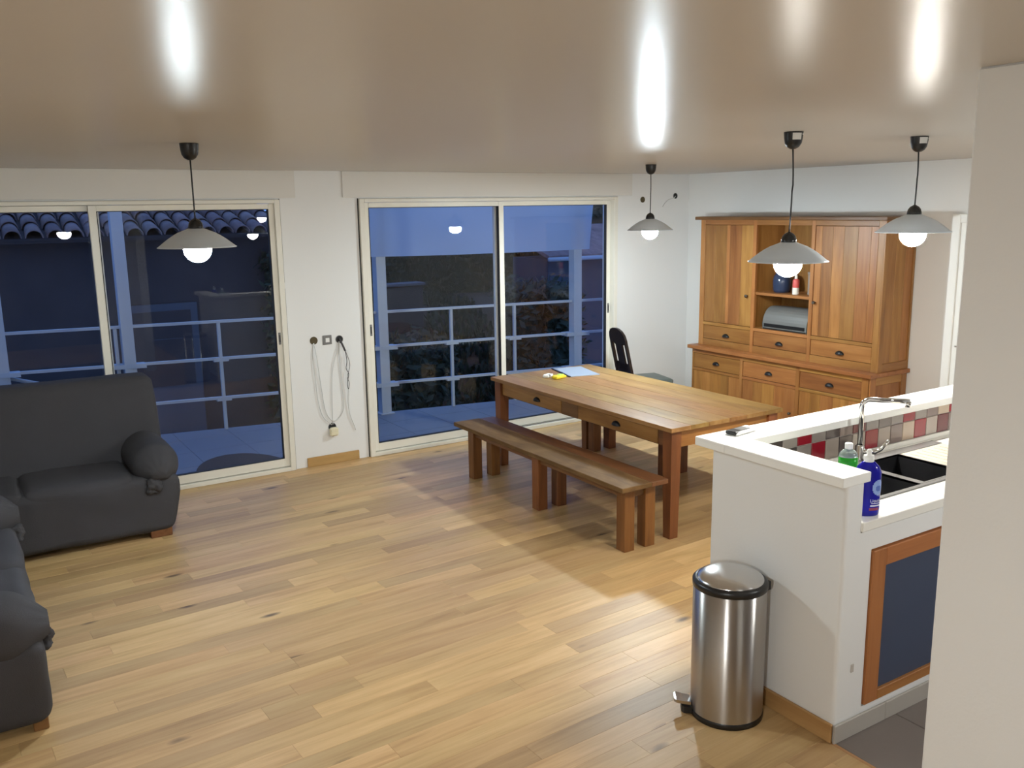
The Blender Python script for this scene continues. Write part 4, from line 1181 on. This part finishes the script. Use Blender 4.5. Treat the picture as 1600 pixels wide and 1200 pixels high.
def hedge(x0, x1, y0, y1, z0, z1, label, nleaf, seed):
    r = random.Random(seed)
    t = thing('hedge', label, 'hedge', ((x0 + x1) / 2, (y0 + y1) / 2, z0), group='garden hedges')
    core = MB().softbox(((x0 + x1) / 2, (y0 + y1) / 2, (z0 + z1) / 2), ((x1 - x0) / 2 - .1, (y1 - y0) / 2 - .1, (z1 - z0) / 2 - .08), .15, n=12, amp=.12, fr=1.8, seed=seed)
    core.build('twig_core', M['leaf'], t)
    mb = MB()
    for _ in range(nleaf):
        u, w = r.random(), r.random()
        s = r.random()
        if s < .6: p = Vector((x0 + u * (x1 - x0), y0 + r.uniform(-.05, .15), z0 + w * (z1 - z0)))
        elif s < .85: p = Vector((x0 + u * (x1 - x0), y0 + w * (y1 - y0), z1 - r.uniform(-.08, .15)))
        else: p = Vector((x0 if r.random() < .5 else x1, y0 + u * (y1 - y0), z0 + w * (z1 - z0)))
        p += Vector((r.gauss(0, .05), r.gauss(0, .05), r.gauss(0, .06)))
        a = Vector((r.gauss(0, 1), r.gauss(0, 1), r.gauss(0, 1))).normalized(); b_ = a.orthogonal().normalized(); l = r.uniform(.05, .11)
        mb.add([p - a * l, p + b_ * l * .45, p + a * l, p - b_ * l * .45], [(0, 1, 2, 3)])
    o = mb.build('foliage', M['leaf'], t); o['kind'] = 'stuff'
hedge(-2.7, 6.0, 9.6, 10.8, -.3, 2.05, 'tall dark hedge far behind the right window', 9000, 3)
hedge(3.6, 9.5, 8.0, 9.2, -.3, 3.6, 'tallest dark hedge, rising behind the pale garden building', 6000, 13)
hedge(.25, 1.3, 3.6, 4.6, -1.8, .95, 'leafy bush in front of the pale garden building', 2600, 5)
hedge(-2.2, -.6, 4.2, 5.2, -1.9, .25, 'low dark bush just beyond the terrace railing', 2200, 8)
hedge(-2.95, -2.2, 5.4, 6.3, -1.8, 1.5, 'narrow dark shrub at the corner of the neighbouring house', 1800, 11)

# rough grass on the slope behind the terrace
r = random.Random(31); mb = MB()
for _ in range(9000):
    x = r.uniform(-2.4, 3.6); y = r.uniform(3.4, 9.4)
    up = max(0.0, min(1.0, (x + 3.2) / 1.6)); up = up * up * (3 - 2 * up)
    z = -1.7 + .30 * noise.noise(Vector((x * .23, y * .23, 1))) + up * max(0, min(1, (y - 4.0) / 3.5)) * 2.1
    if noise.noise(Vector((x * .6, y * .6, 5))) < -.12 or (x > 1.6 and y > 4.8) or (x < .4 and 6.9 < y < 7.35): continue
    a = r.uniform(0, PI); w = r.uniform(.03, .07); h = r.uniform(.06, .20); dx, dy = math.cos(a) * w, math.sin(a) * w
    lx, ly = r.gauss(0, .05), r.gauss(0, .05)
    mb.add([(x - dx, y - dy, z - .03), (x + dx, y + dy, z - .03), (x + lx + dx * .3, y + ly + dy * .3, z + h), (x + lx - dx * .3, y + ly - dy * .3, z + h)], [(0, 1, 2, 3)])
o = mb.build('grass', M['leaf']); tag(o, 'rough dark grass on the slope behind the terrace', 'grass', None, 'stuff')
